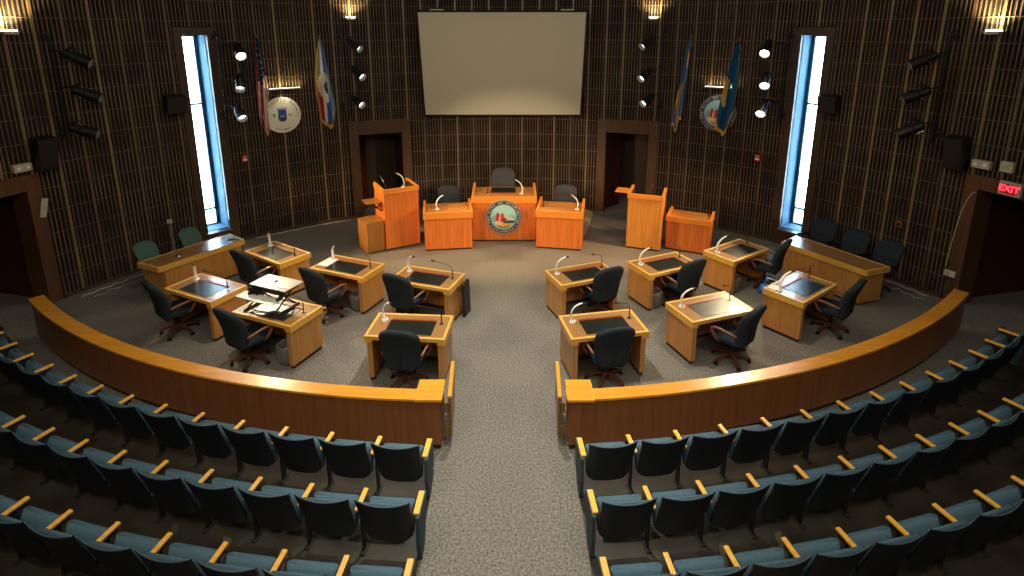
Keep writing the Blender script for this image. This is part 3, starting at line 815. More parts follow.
# ------------------------------------------------------------------ stage lights on wall pipes
def pipe(ang, r, z0, z1, label):
    t = thing('lighting_pipe', label, 'lighting pipe', W(ang, r, z0)[:], -R(ang), 'wall pipes of the stage lights')
    mb = MB(); mb.cyl((0, 0, 0), (0, 0, z1 - z0), .026, 'matte'); mb.build('pipe', t)
    for z in (.15, z1 - z0 - .1):
        mb = MB(); dd = RW - r
        mb.tube([(0, 0, z), (0, dd - .02, z)], .02, 'matte', 8); mb.box((0, dd - .04, z), (.14, .03, .14), 'matte'); mb.tube([(0, 0, z), (.0, dd * .6, z + .12), (0, dd - .03, z + .12)], .012, 'matte', 6); mb.build('wall_arm', t)
    return t
def stage_light(loc, pipe_pt, aim, lit, power, color, label, spot=34):
    loc = Vector(loc); d = (Vector(aim) - loc).normalized()
    t = thing('stage_light', label, 'stage light', loc[:], 0, 'stage lights on the wall pipes')
    q = d.to_track_quat('-Z', 'Y').to_matrix().to_4x4()
    n = 20
    mb = MB()       # open-fronted can: local -z is the beam
    prof = [(.062, .20), (.085, .17), (.085, .02), (.105, 0), (.110, -.26), (.104, -.26), (.098, .0), (.075, .02)]
    secs = [[Vector((r_ * math.cos(2 * PI * j / n), r_ * math.sin(2 * PI * j / n), z)) for j in range(n)] for r_, z in prof]
    mb.loft(secs, 'black'); o = mb.build('housing', t, 'auto'); o.matrix_local = q
    mb = MB(); mb.cyl((0, 0, -.20 if lit else -.14), (0, 0, -.21 if lit else -.15), .100 if lit else .098, 'lens' if lit else 'lens_dim', n=20); o = mb.build('lens', t); o.matrix_local = q
    mb = MB(); mb.tube([(-.12, 0, .0), (-.125, .10, .06), (-.06, .17, .10), (.06, .17, .10), (.125, .10, .06), (.12, 0, 0)], .010, 'matte', 6); o = mb.build('yoke', t); o.matrix_local = q
    mb = MB(); mb.box((0, -.11, .10), (.05, .03, .12), 'chrome', bevel=.005); o = mb.build('clip', t); o.matrix_local = q
    mb = MB(); v = Vector(pipe_pt) - loc
    mb.tube([q @ Vector((0, .17, .10)), v.lerp(Vector((0, 0, .1)), .5) , v], .016, 'matte', 6); mb.build('clamp_arm', t)
    p = loc + d * .275
    if power: lamp('stage_beam', 'SPOT', p, aim, power, color, .06, spot, .35)
    return t
def ang_of(x, y): return math.degrees(math.atan2(x - CX, y - CY))
CL = [
 ('far left', (-8.55, 10.45), 'A', [(-8.07, 10.36, 4.69), (-8.04, 10.41, 4.02), (-8.11, 10.26, 3.34)], [(-.5, 12.9, .5), (-1.0, 13.0, .6), (-1.5, 12.6, .6)], (0, 0, 0), 900, HOT),
 ('right of the left window', (-6.75, 12.95), 'B', [(-6.27, 12.91, 4.75), (-6.30, 12.87, 4.04), (-6.37, 12.80, 3.35)], [(-1.8, 6.6, 0), (-4.6, 8.6, 0), (-2.9, 9.3, 0)], (1, 0, 0), 520, WARM),
 ('left of the projection screen', (-4.40, 14.50), 'C', [(-4.06, 14.40, 4.86), (-4.01, 14.42, 4.15), (-4.07, 14.40, 3.42)], [(3.2, 11.0, .3), (1.6, 10.4, .3), (1.8, 10.2, 0)], (0, 0, 0), 420, WARM),
 ('right of the projection screen', (3.86, 14.60), 'D', [(3.51, 14.50, 4.92), (3.50, 14.50, 4.10), (3.58, 14.46, 3.45)], [(-3.4, 11.0, .3), (-1.9, 10.4, .3), (-2.0, 10.2, 0)], (0, 0, 0), 420, WARM),
 ('left of the right window', (6.35, 13.00), 'E', [(5.86, 12.95, 4.81), (5.90, 12.92, 4.10), (5.91, 12.90, 3.45)], [(1.6, 6.8, 0), (3.2, 8.2, 0), (2.9, 9.6, 0)], (1, 1, 1), 520, WARM),
 ('far right', (8.12, 10.50), 'F', [(7.68, 10.42, 4.65), (7.67, 10.44, 4.00), (7.67, 10.44, 3.33)], [(.2, 12.9, .5), (1.0, 12.9, .6), (3.2, 12.6, .6)], (0, 0, 0), 900, HOT)]
for where, (px, py), _, locs, aims, lit, pw, colr in CL:
    a_ = ang_of(px, py); r_ = math.hypot(px - CX, py - CY)
    pipe(a_, r_, 3.05, 5.15, 'black vertical lighting pipe on the wall, ' + where)
    for k in range(3):
        stage_light(locs[k], (px, py, locs[k][2] + .12), aims[k], lit[k], pw, colr, '%s black stage light on the pipe %s' % (('top', 'middle', 'lowest')[k], where))

# ------------------------------------------------------------------ wall speakers
def speaker(ang, z, wd, ht, label, tilt=12):
    t = thing('wall_speaker', label, 'speaker', W(ang, RW - .22, z)[:], -R(ang), 'black wall speakers')
    mb = MB(); rx = Matrix.Rotation(R(tilt), 4, 'X')
    mb.box((0, 0, 0), (wd, .24, ht), 'black', rx, bevel=.015); mb.build('cabinet', t)
    mb = MB(); mb.box((0, -.125, -.0), (wd - .04, .012, ht - .05), 'matte', rx, bevel=.004); mb.build('grille', t)
    mb = MB(); mb.tube([(0, .10, 0), (0, .21, 0)], .025, 'matte'); mb.box((0, .205, 0), (.12, .02, .16), 'matte'); mb.build('bracket', t)
speaker(ang_of(-8.84, 10.08), 2.95, .34, .62, 'tall black wall speaker beside the far left stage lights')
speaker(ang_of(8.45, 10.14), 2.95, .34, .62, 'tall black wall speaker beside the far right stage lights')
speaker(ang_of(-7.60, 12.30), 3.60, .40, .38, 'small black wall speaker left of the left window')
speaker(ang_of(7.19, 12.37), 3.60, .40, .38, 'small black wall speaker right of the right window')

# ------------------------------------------------------------------ wall uplights and picture lights
for ang, lb in ((-26.1, 'above the left rear door'), (25.1, 'above the right rear door'), (-69.3, 'high above the left side door'), (69.2, 'high above the right side door')):
    t = thing('wall_uplight', 'glowing wall uplight ' + lb, 'wall light', W(ang, RW - .10, 5.50 if abs(ang) < 40 else 5.13)[:], -R(ang), 'wall uplights')
    mb = MB(); mb.prism([(-.10, -.03), (.10, -.03), (.14, .03), (-.14, .03)], -.07, .07, 'offwhite', 'Y'); mb.build('tray', t, bev=.003)
    mb = MB(); mb.box((0, 0, .038), (.22, .10, .03), 'lamp_glow', bevel=.01); mb.build('bulb', t)
    mb = MB(); mb.box((0, .085, -.01), (.16, .02, .12), 'matte'); mb.build('wall_plate', t)
    p = W(ang, RW - .24, (5.50 if abs(ang) < 40 else 5.13) + .10)
    lamp('uplight_glow', 'SPOT', p, W(ang, RW + .15, p.z + .9), 75 if abs(ang) < 40 else 130, (1, .76, .36), .03, 130, .9)
for x, y, z, lb in ((-5.80, 14.10, 3.76, 'above the white county seal'), (5.34, 14.18, 3.78, 'above the round blue wall seal')):
    a_ = ang_of(x, y)
    t = thing('picture_light', 'slim bar light ' + lb, 'wall light', W(a_, RW - .12, z)[:], -R(a_), 'bar lights above the wall seals')
    mb = MB(); mb.box((0, 0, 0), (.80, .06, .03), 'offwhite', bevel=.004); mb.tube([(-.2, 0, 0), (-.2, .11, 0)], .01, 'matte'); mb.tube([(.2, 0, 0), (.2, .11, 0)], .01, 'matte'); mb.build('bar', t)
    mb = MB(); mb.box((0, .0, .02), (.74, .03, .012), 'lens_dim'); mb.build('tube', t)
    p = W(a_, RW - .14, z + .05)
    l = bpy.data.lights.new('picture_glow', 'AREA'); l.shape = 'RECTANGLE'; l.size = .8; l.size_y = .03; l.energy = 5 if x < 0 else 3; l.color = (1, .80, .30)
    o = bpy.data.objects.new('picture_glow', l); COL.objects.link(o); o.location = p
    o.rotation_euler = (Matrix.Rotation(-R(a_), 4, 'Z') @ Matrix.Rotation(R(165), 4, 'X')).to_euler()
    l2 = lamp('picture_wash', 'SPOT', W(a_, RW - .30, z - .03), W(a_, RW, z - .7), 6 if x < 0 else 2.5, (1, .88, .6), .03, 100, .8)

# ------------------------------------------------------------------ seals
def ring_text(parent, text, rad, a0, a1, size, m, flip=False, y=-.02, name='lettering'):
    """letters set round a circle in the local x,z plane, facing -y; a0..a1 in degrees from the top, clockwise"""
    bm = bmesh.new(); n = len(text)
    for k, chx in enumerate(text):
        if chx == ' ': continue
        cu = bpy.data.curves.new('c', 'FONT'); cu.body = chx; cu.size = size; cu.align_x = 'CENTER'; cu.align_y = 'CENTER'; cu.extrude = .002; cu.resolution_u = 2
        ob = bpy.data.objects.new('c', cu); COL.objects.link(ob)
        dg = bpy.context.evaluated_depsgraph_get(); me = bpy.data.meshes.new_from_object(ob.evaluated_get(dg))
        a = R(a0 + (a1 - a0) * k / max(1, n - 1))
        rot = -a if not flip else PI - a
        mt = Matrix.Translation((rad * math.sin(a), y, rad * math.cos(a))) @ Matrix.Rotation(PI / 2, 4, 'X') @ Matrix.Rotation(rot, 4, 'Z')
        me.transform(mt); bm.from_mesh(me)
        bpy.data.objects.remove(ob); bpy.data.curves.remove(cu); bpy.data.meshes.remove(me)
    me = bpy.data.meshes.new(name); bm.to_mesh(me); bm.free(); me.materials.append(M[m])
    o = bpy.data.objects.new(name, me); COL.objects.link(o); o.parent = parent; return o
def disc(mb, r, y0, y1, m, n=48): mb.loft([[Vector((r * math.cos(2 * PI * j / n), y, r * math.sin(2 * PI * j / n))) for j in range(n)] for y in (y0, y1)], m)
def ship_seal(label, loc, rz, r):
    t = thing('round_seal', label, 'seal', loc, rz)
    mb = MB(); disc(mb, r, -.012, .012, 's_steel'); disc(mb, r * .965, -.014, .0, 's_navy'); mb.build('rim', t)
    mb = MB(); disc(mb, r * .74, -.018, 0, 's_sky'); mb.build('sky', t)
    q = r * .74
    mb = MB(); mb.prism([(-q * .98, -.05 * q), (-q * .7, .18 * q), (-q * .4, .05 * q), (-q * .1, -.15 * q), (q * .2, -.1 * q), (q * .55, .22 * q), (q * .97, .02 * q), (q * .92, -.38 * q), (-q * .92, -.38 * q)], -.020, -.015, 's_hill', 'Y'); mb.build('hills', t)
    mb = MB()   # red-sailed ship
    for (x0, z0, w_, h_) in ((-.62, -.32, .34, .52), (-.56, .10, .26, .28), (-.26, -.36, .34, .62), (-.20, .16, .20, .18), (-.02, -.36, .24, .30)):
        mb.prism([(x0 * q, z0 * q), ((x0 + w_) * q, z0 * q), ((x0 + w_ * .9) * q, (z0 + h_ * .7) * q), ((x0 + w_ * .55) * q, (z0 + h_) * q), ((x0 + w_ * .12) * q, (z0 + h_ * .75) * q)], -.024, -.018, 's_red', 'Y')
    mb.build('red_sails', t)
    mb = MB(); mb.prism([(-.70 * q, -.36 * q), (-.50 * q, -.30 * q), (-.30 * q, -.42 * q), (-.05 * q, -.42 * q), (-.05 * q, -.60 * q), (-.62 * q, -.58 * q)], -.026, -.018, 's_cream', 'Y'); mb.prism([(-.36 * q, -.45 * q), (-.26 * q, -.45 * q), (-.26 * q, .0 * q), (-.36 * q, 0)], -.027, -.018, 's_cream', 'Y'); mb.build('hull', t)
    mb = MB()
    for x0, z0, h_ in ((.16, -.24, .22), (.34, -.24, .40), (.54, -.24, .46), (.72, -.26, .28)):
        mb.prism([((x0 - .08) * q, z0 * q), ((x0 + .10) * q, z0 * q), ((x0 + .03) * q, (z0 + h_) * q)], -.024, -.018, 's_white', 'Y')
    mb.build('white_sails', t)
    mb = MB(); mb.prism([(-.02 * q, -.28 * q), (.90 * q, -.24 * q), (.80 * q, -.48 * q), (0, -.48 * q)], -.022, -.017, 's_navy', 'Y'); mb.build('shore', t)
    mb = MB(); mb.prism([(-.68 * q, -.56 * q), (-.2 * q, -.50 * q), (.72 * q, -.50 * q), (.55 * q, -.76 * q), (0, -.93 * q), (-.5 * q, -.78 * q)], -.021, -.016, 's_yel', 'Y'); mb.prism([(-.5 * q, -.66 * q), (0, -.78 * q), (.5 * q, -.62 * q), (.35 * q, -.82 * q), (0, -.9 * q), (-.4 * q, -.8 * q)], -.024, -.018, 's_green', 'Y'); mb.build('meadow', t)
    ring_text(t, 'THE CITY OF WILMINGTON', r * .855, -112, 112, r * .17, 's_white')
    ring_text(t, 'DELAWARE', r * .855, 218, 142, r * .17, 's_white', True)
    mb = MB()
    for a in (-128, 128): mb.sph((r * .855 * math.sin(R(a)), -.016, r * .855 * math.cos(R(a))), r * .03, 's_white')
    mb.build('star', t)
    return t
p = (-.21, 13.14 - .038, .665)
ship_seal('round ship seal with red sails on the front of the tall presiding desk', p, 0, .44)
a_ = ang_of(5.33, 14.18)
ship_seal('round blue ship seal on the rear wall, behind the right flags', W(a_, RW - .09, 3.12)[:], -R(a_), .46)
a_ = ang_of(-5.90, 14.04)
t = thing('county_seal', 'round white county seal on the rear wall, beside the striped flag', 'seal', W(a_, RW - .09, 3.10)[:], -R(a_))
mb = MB(); disc(mb, .46, -.015, .015, 's_white'); mb.build('disc', t)
mb = MB()
for k in range(48):
    a0, a1 = 2 * PI * k / 48, 2 * PI * (k + .55) / 48
    mb.prism([(.30 * math.sin(a0), .30 * math.cos(a0)), (.30 * math.sin(a1), .30 * math.cos(a1)), (.306 * math.sin(a1), .306 * math.cos(a1)), (.306 * math.sin(a0), .306 * math.cos(a0))], -.018, -.014, 's_steel', 'Y')
mb.build('rope_ring', t)
mb = MB(); mb.box((0, -.02, .01), (.20, .012, .26), 'f_blue'); mb.box((0, -.025, -.03), (.19, .012, .05), 's_black'); mb.box((0, -.027, -.03), (.12, .012, .03), 's_gold')
mb.prism([(-.10, .13), (-.12, .20), (-.03, .17), (.0, .22), (.04, .17), (.12, .20), (.10, .13)], -.026, -.015, 's_steel', 'Y'); mb.box((0, -.022, -.135), (.14, .012, .04), 'f_navy'); mb.build('shield', t)
mb = MB(); 
for k in range(6): mb.sph((-.195 + .03 * math.cos(k), -.016, .0 + .03 * math.sin(k)), .016, 's_green')
mb.build('green_emblem', t)
mb = MB()
for k in range(6): mb.sph((.195 + .03 * math.cos(k), -.016, .0 + .03 * math.sin(k)), .014, 's_steel')
mb.build('grey_emblem', t)
ring_text(t, 'NEW CASTLE COUNTY', .375, -98, 98, .085, 's_black')
ring_text(t, 'DELAWARE', .375, 205, 155, .062, 's_black', True)

# ------------------------------------------------------------------ flags on slanted wall poles
def flag(label, top, bot, wtop, wbot, fn, notch=.18, pleat=9, seed=1, bulge=0.0):
    top = Vector(top); bot = Vector(bot)
    t = thing('wall_flag', label, 'flag', top[:], 0, 'flags on the rear wall')
    out = Vector((CX - top.x, CY - top.y, 0)).normalized()
    along = Vector((-out.y, out.x, 0)) * (-1)
    if along.x < 0: along = -along
    base = -out * .75 + Vector((0, 0, -1.5))
    mb = MB(); mb.tube([Vector((0, 0, .04)), base], .014, 'brass', 8); mb.build('flagpole', t)
    mb = MB(); mb.tube([Vector((0, 0, .03)), Vector((0, 0, .05)) + out * .01, Vector((0, 0, .12)) + out * .03], [.018, .035, .006], 'brass', 8); mb.build('finial', t, True)
    mb = MB(); mb.box(base, (.10, .10, .14), 'brass', math.atan2(along.y, along.x), bevel=.01); mb.build('pole_socket', t)
    rnd = random.Random(seed); ns, nt = 40, 60
    d = bot - top; grid = []
    for i in range(nt + 1):
        v = i / nt; row = []
        for j in range(ns + 1):
            u = j / ns
            wdt = wtop + (wbot - wtop) * v ** .8
            ph = seed * 1.7
            yy = (.045 + .05 * v) * math.sin(u * pleat + ph + .8 * math.sin(3 * v)) + .02 * math.sin(2.3 * u * pleat + 4 * v)
            ln = 1 - notch * abs(u - .45) * 1.6 + .03 * math.sin(u * pleat * 1.4)
            p = d * (v * ln) + along * ((u - .5) * wdt * (1 + .12 * math.sin(2.2 * v + ph)) + bulge * math.sin(PI * v) * (1 if u < .4 else 0) * (u - .4)) + out * (.05 + yy) 
            row.append(mb_v(p))
        grid.append(row)
    bm = bmesh.new(); V = [[bm.verts.new(p) for p in r_] for r_ in grid]; names = []
    for i in range(nt):
        for j in range(ns):
            f = bm.faces.new((V[i][j], V[i][j + 1], V[i + 1][j + 1], V[i + 1][j]))
            m = fn((j + .5) / ns, (i + .5) / nt)
            if m not in names: names.append(m)
            f.material_index = names.index(m); f.smooth = True
    me = bpy.data.meshes.new('cloth'); bm.to_mesh(me); bm.free()
    for m in names: me.materials.append(M[m])
    o = bpy.data.objects.new('cloth', me); COL.objects.link(o); o.parent = t
    sd = o.modifiers.new('t', 'SOLIDIFY'); sd.thickness = .006
    return t
def mb_v(p): return Vector(p)
def f_us(u, v):
    if v > .965: return 'gold'
    if v < .46 and u > .28 - .1 * v:
        return 'f_white' if (int(u * 40) % 5 == 2 and int(v * 60) % 4 == 1) else 'f_navy'
    return 'f_red' if int(u * 9 + v * 1.5) % 2 == 0 else 'f_white'
def f_county(u, v):
    if v > .95 or u < .07 or (v < .45 and u < .13): return 'gold'
    if ((u - .50) / .40) ** 2 + ((v - .53) / .165) ** 2 < 1:
        r2 = ((u - .52) / .17) ** 2 + ((v - .53) / .07) ** 2
        if r2 < 1: return 's_black' if int(u * 30 + v * 40) % 3 == 0 else ('f_navy' if int(v * 50) % 2 else 's_green')
        return 's_cream' if ((u - .50) / .40) ** 2 + ((v - .53) / .165) ** 2 > .8 else 'f_white'
    if u < .28: return 'f_sky' if v < .5 else 'f_red'
    if u < .40: return 'f_white'
    if u < .62: return 'f_blue'
    return 'f_sky'
def f_city(u, v):
    if v > .96: return 's_cream'
    c = .55 + .25 * math.sin(v * 7)
    if abs(u - c) < .13 and v > .12: return 's_yel'
    if .35 < v < .6 and u < .2: return 'f_navy'
    return 'f_lblue'
def f_state(u, v):
    if v > .955 or u > .965: return 'gold'
    if .42 < v < .72 and u < .22 + .3 * (v - .42): return 'f_buff'
    return 'f_teal'
flag('United States flag with red and white stripes, hanging folded left of the county seal', (-6.22, 13.74, 4.98), (-6.22, 13.78, 2.60), .10, .36, f_us, .30, 10, 1)
flag('blue county flag with gold fringe and round white crest, right of the county seal', (-4.98, 14.62, 4.98), (-4.90, 14.68, 2.55), .06, .46, f_county, .25, 8, 2, .25)
flag('folded blue and yellow city flag nearest the screen on the right', (4.62, 14.60, 4.98), (4.40, 14.70, 2.55), .06, .24, f_city, .2, 10, 3)
flag('dark teal state flag with gold fringe, hanging in front of the round blue seal', (5.62, 13.90, 4.92), (5.40, 13.98, 2.45), .07, .38, f_state, .3, 8, 4)

# ------------------------------------------------------------------ small wall fittings
def wall_box(name, label, cat, x, y, z, d, m, face=None, rz=0.0, grp=None):
    a = ang_of(x, y); t = thing(name, label, cat, W(a, RW - .05 - d[1] / 2, z)[:], -R(a), grp)
    mb = MB(); mb.box((0, 0, 0), d, m, Matrix.Rotation(rz, 4, 'Y'), bevel=min(d) * .12); mb.build('housing', t)
    if face: 
        mb = MB(); face(mb, d); mb.build('front_detail', t)
    return t
def fa_face(mb, d): mb.box((0, -d[1] / 2, -.02), (d[0] * .7, .012, d[2] * .25), 'white'); mb.cyl((0, -d[1] / 2, .05), (0, -d[1] / 2 - .02, .05), .02, 's_white', n=12)
wall_box('fire_alarm', 'small red fire alarm box on the rear wall, right of the left window', 'fire alarm', -6.70, 13.40, 2.10, (.14, .07, .17), 'red', fa_face, grp='red fire alarms')
wall_box('fire_alarm', 'small red fire alarm box on the rear wall, left of the right window', 'fire alarm', 6.21, 13.53, 2.09, (.14, .07, .17), 'red', fa_face, grp='red fire alarms')
def em_face(mb, d):
    for s in (-1, 1): mb.cyl((s * d[0] * .25, -d[1] / 2, 0), (s * d[0] * .25, -d[1] / 2 - .01, 0), .03, 'white', n=12)
wall_box('emergency_box', 'off-white box above the left side door beside the speaker', 'wall box', -8.96, 9.76, 2.74, (.30, .10, .15), 'offwhite', em_face)
wall_box('emergency_box', 'off-white oblong box above the right side door beside the speaker', 'wall box', 8.59, 9.78, 2.80, (.30, .10, .15), 'offwhite', em_face)
def dot_face(mb, d): mb.cyl((0, -d[1] / 2, 0), (0, -d[1] / 2 - .012, 0), .015, 's_steel', n=12)
wall_box('square_wall_box', 'off-white square box directly above the red exit sign', 'wall box', 8.72, 9.40, 2.84, (.20, .08, .19), 'offwhite', dot_face)
def out_face(mb, d): mb.cyl((0, -d[1] / 2, 0), (0, -d[1] / 2 - .01, 0), .035, 'matte', n=14)
wall_box('wall_outlet', 'small brown outlet plate on the slatted wall behind the right bench', 'outlet', 8.10, 10.93, 1.25, (.14, .05, .14), 'rail', out_face)
wall_box('door_switch_box', 'small pale switch box beside the right side door, above the cables', 'wall box', 8.54, 9.95, .58, (.20, .06, .12), 'offwhite', dot_face)
wall_box('hanging_clipboard', 'pale clipboard hanging askew beside the left side door', 'clipboard', -8.87, 9.98, 1.90, (.11, .02, .36), 'offwhite', dot_face, .25)
# exit sign
a_ = ang_of(8.73, 9.37) + 1.3
t = thing('exit_sign', 'lit red EXIT sign above the right side door', 'exit sign', W(a_, RW - .30, 2.52)[:], -R(a_) )
mb = MB(); mb.box((0, 0, 0), (.34, .07, .24), 'exit_face', bevel=.008); mb.build('housing', t)
mb = MB(); mb.box((0, -.035, 0), (.27, .008, .165), 'red'); mb.build('face', t)
cu = bpy.data.curves.new('c', 'FONT'); cu.body = 'EXIT'; cu.size = .155; cu.align_x = 'CENTER'; cu.align_y = 'CENTER'; cu.extrude = .004; cu.offset = .004
ob = bpy.data.objects.new('c', cu); COL.objects.link(ob); me = bpy.data.meshes.new_from_object(ob.evaluated_get(bpy.context.evaluated_depsgraph_get()))
bpy.data.objects.remove(ob); me.transform(Matrix.Translation((0, -.043, 0)) @ Matrix.Rotation(PI / 2, 4, 'X')); me.materials.clear(); me.materials.append(M['exit_red'])
o = bpy.data.objects.new('lettering', me); COL.objects.link(o); o.parent = t
mb = MB(); mb.cyl((0, .03, 0), (0, .20, 0), .02, 'offwhite'); mb.build('mount', t)

# ------------------------------------------------------------------ cables
def cable(pts, r, m, label, nm='floor_cable'):
    mb = MB(); mb.tube(pts, r, m, 6); o = mb.build(nm, smooth=True); return tag(o, label, 'cable')
rc = random.Random(3)
def wallrun(a0, a1, r, n=30, wob=.05, z=.012): return [W(a0 + (a1 - a0) * k / n, r + wob * math.sin(k * 1.7) * rc.random(), z) for k in range(n + 1)]
cable(wallrun(-68, -53, RW - .30), .012, 'offwhite', 'pale cable lying along the foot of the wall behind the left bench')
cable(wallrun(-67.5, -60, RW - .55, 16, .12), .010, 's_steel', 'grey cable coiled loosely on the carpet near the left side door')
cable([W(-62.5 + k * .7, RW - 1.15 + .05 * k, .015) for k in range(6)], .022, 'white', 'thick white cable cover on the carpet behind the left bench', 'cable_cover')
cable(wallrun(-44, -28.5, RW - .16, 24, .03), .012, 'offwhite', 'pale cable along the rear wall between left window and left door')
cable(wallrun(52, 68, RW - .22), .014, 'offwhite', 'pale cable lying along the foot of the wall behind the right bench')
cable(wallrun(62, 68.5, RW - .45, 16, .15), .012, 's_steel', 'grey bundled cable on the carpet near the right side door')
pts = [Vector(p) for p in [W(70.6, RW - .12, 2.28), W(69.9, RW - .14, 2.20), W(69.4, RW - .13, 1.9), W(69.2, RW - .12, 1.2), W(69.0, RW - .11, .66)]]
cable(bez(pts, 16), .008, 'offwhite', 'thin cable hanging down the jamb of the right side door')

# ------------------------------------------------------------------ loose items
mb = MB(); x, y, a = DESKS[2][:3]; mb.box(L2W(x, y, a, -.47, .0, DH - .002), (.22, .36, .006), 'paper', R(a + 3)); tag(mb.build('paper_sheet'), 'white sheets of paper beside the lamp on the middle farther desk, left side', 'paper')
mb = MB(); x, y, a = DESKS[11][:3]; mb.box(L2W(x, y, a, -.44, .235, DH + .003), (.20, .14, .008), 'paper', R(a - 8)); tag(mb.build('folded_card'), 'white folded card behind the lamp on the outermost near desk, right side', 'paper')
# desk riser on the fifth desk
x, y, yaw = DESKS[4][:3]
t = thing('standing_desk_riser', 'grey two-level standing-desk riser raised on black scissor legs', 'desk riser', L2W(x, y, yaw, -.12, 0, DH - .002), R(yaw))
TZ = 1.14 - DH
mb = MB(); mb.box((.01, .13, TZ), (.76, .42, .022), 'grey_top', bevel=.009); mb.build('upper_tray', t)
mb = MB(); mb.box((.0, .11, TZ - .045), (.66, .34, .05), 'matte', bevel=.006); mb.build('underframe', t)
mb = MB(); mb.box((-.08, -.17, TZ - .15), (.80, .22, .018), 'grey_top', bevel=.008); mb.build('keyboard_tray', t)
mb = MB()
mb.box((.30, -.08, TZ - .10), (.02, .18, .08), 'matte', Matrix.Rotation(R(20), 4, 'X')); mb.build('tray_bracket', t)
mb = MB(); mb.box((-.30, -.08, TZ - .10), (.02, .18, .08), 'matte', Matrix.Rotation(R(20), 4, 'X')); mb.box((-.25, -.075, TZ - .10), (.14, .03, .03), 'matte')
for k in range(4): mb.box((-.32 + .05 * k, -.075, TZ - .095), (.012, .10, .09), 'matte')
mb.build('tray_bracket', t)
mb = MB()
for s in (-1, 1):
    xx = s * .31
    mb.box((xx, .0, .018), (.035, .56, .03), 'matte', bevel=.004)
    mb.tube([(xx - s * .03, -.24, .03), (xx - s * .03, .20, TZ - .07)], .014, 'matte', 6)
    mb.tube([(xx - s * .05, .24, .03), (xx - s * .05, -.06, TZ - .07)], .014, 'matte', 6)
mb.tube([(-.30, -.03, .20), (.30, -.03, .20)], .010, 'matte', 6); mb.tube([(-.30, .22, .04), (.30, .22, .04)], .012, 'matte', 6); mb.tube([(-.30, -.22, .04), (.30, -.22, .04)], .012, 'matte', 6)
mb.build('scissor_legs', t)
t2 = thing('usb_plug_cable', 'black plug and thin cable lying on top of the grey desk riser', 'cable', L2W(x, y, yaw, -.12, 0, DH - .002 + TZ + .011), R(yaw))
mb = MB(); mb.box((-.02, .16, .008), (.035, .055, .014), 'matte', .5, bevel=.003); mb.build('plug', t2)
mb = MB(); mb.tube(bez([(-.01, .13, .008), (.04, .04, .008), (.12, -.04, .008), (.25, -.03, .006), (.36, .0, .006)], 12), .004, 'matte', 6); mb.build('cable', t2)
# waste bins with clear liners
def make_bin():
    t = thing('waste_bin', 'x', 'waste bin'); n = 24
    mb = MB(); secs = []
    for z, r_ in ((0, .115), (.005, .12), (.30, .145), (.305, .150), (.305, .140), (.30, .138), (.02, .112)):
        secs.append([Vector((r_ * math.cos(2 * PI * j / n), r_ * math.sin(2 * PI * j / n), z)) for j in range(n)])
    mb.loft(secs, 'matte'); mb.build('bucket', t, 'auto')
    mb = MB(); secs = []; rr = random.Random(5)
    ph = [rr.random() * 6 for _ in range(4)]
    for z, r_ in ((.02, .125), (.08, .150), (.16, .160), (.24, .168), (.30, .165), (.33, .157), (.335, .148), (.30, .13), (.18, .115), (.12, .05)):
        secs.append([Vector(((r_ + .010 * math.sin(5 * 2 * PI * j / n + ph[0] + z * 20) + .006 * math.sin(9 * 2 * PI * j / n + ph[1])) * math.cos(2 * PI * j / n), (r_ + .010 * math.sin(5 * 2 * PI * j / n + ph[0] + z * 20)) * math.sin(2 * PI * j / n), z + .012 * math.sin(4 * 2 * PI * j / n + ph[2]) * (z > .25))) for j in range(n)])
    mb.loft(secs, 'bag', caps=False); mb.build('liner', t, True)
    return t
b0 = make_bin()
BINS = [(L2W(*DESKS[2][:3], .34, -.16, 0)[:2], 'left side middle farther desk'), (L2W(*DESKS[4][:3], .34, -.20, 0)[:2], 'desk with the grey riser'),
 (L2W(*DESKS[8][:3], -.34, -.18, 0)[:2], 'right side middle farther desk'), (L2W(*DESKS[9][:3], -.34, -.18, 0)[:2], 'outermost farther desk, right side')]
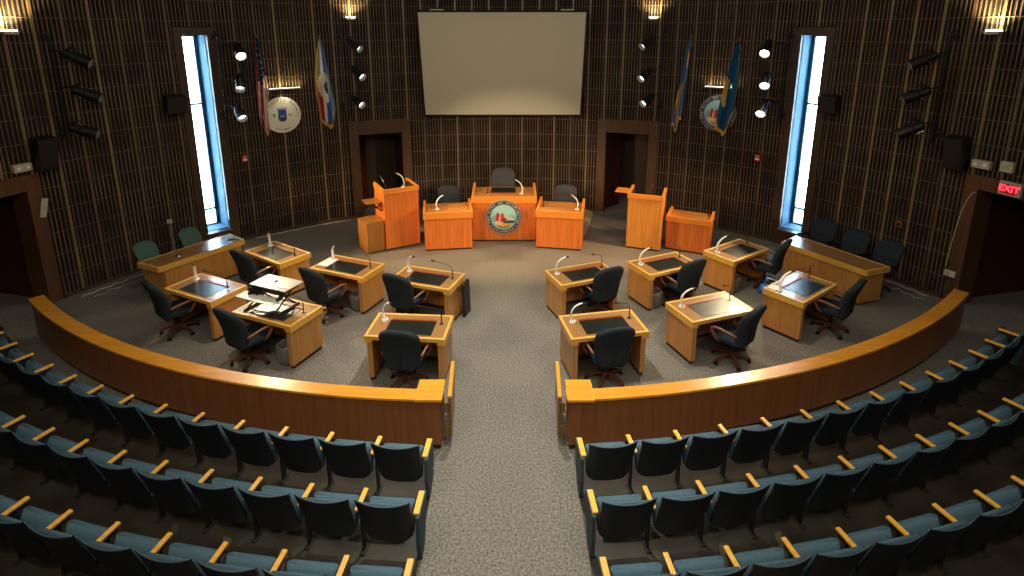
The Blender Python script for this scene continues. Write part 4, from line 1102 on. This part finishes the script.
for k, ((bx, by), lb) in enumerate(BINS):
    o = b0 if k == 0 else dup(b0)
    o.location = (bx, by, 0); tag(o, 'small dark waste bin with clear liner under the ' + lb, 'waste bin', 'waste bins under the desks')
t = thing('blue_bag', 'crumpled blue plastic bag on the carpet beside the chair of the outer right desk', 'bag', (5.12, 10.30, 0), .4)
mb = MB(); secs = []; n = 18
for z, r_ in ((0.002, .10), (.03, .14), (.10, .13), (.17, .09), (.20, .05)):
    secs.append([Vector(((r_ + .02 * math.sin(3 * 2 * PI * j / n + z * 30)) * math.cos(2 * PI * j / n), (r_ * .7 + .02 * math.sin(5 * 2 * PI * j / n)) * math.sin(2 * PI * j / n), z)) for j in range(n)])
mb.loft(secs, 'bluebag'); mb.build('bag_body', t, True)
mb = MB(); mb.tube(bez([(-.04, 0, .19), (-.05, 0, .30), (.05, 0, .30), (.04, 0, .19)], 10), .008, 'bluebag', 6); mb.build('bag_handle', t, True)
# black folding case leaning on the second left desk
x, y, yaw = DESKS[1][:3]
t = thing('black_case', 'tall black flat case leaning on the aisle side of a left council desk', 'case', L2W(x, y, yaw, .665, .24, 0), R(yaw))
mb = MB(); mb.box((.0, 0, .33), (.05, .28, .64), 'matte', Matrix.Rotation(R(-2), 4, 'Y'), bevel=.012); mb.build('case_body', t)
mb = MB(); mb.tube([(.0, -.06, .65), (.0, -.05, .69), (.0, .05, .69), (.0, .06, .65)], .008, 'matte', 6); mb.build('case_handle', t)
mb = MB()
for s in (-1, 1): mb.cyl((.0, s * .11, .015), (.03, s * .11, .015), .015, 'matte', n=10)
mb.build('case_foot', t)

# ------------------------------------------------------------------ outside the right window: railing and a pale building
t = thing('outdoor_railing', 'grey metal railing outside seen through the right window', 'railing', (8.6, 16.2, 0), R(-30))
mb = MB()
for z in (1.05, .55): mb.tube([(-1.4, 0, z), (1.4, 0, z)], .02, 's_steel', 6)
mb.build('rails', t)
for k in range(8):
    mb = MB(); mb.tube([(-1.4 + .4 * k, 0, 0), (-1.4 + .4 * k, 0, 1.05)], .015, 's_steel', 6); mb.build('baluster', t)
mb = MB(); mb.box((0, .3, -.15), (3.4, 3.6, .3), 'concrete'); mb.build('terrace_slab', t)
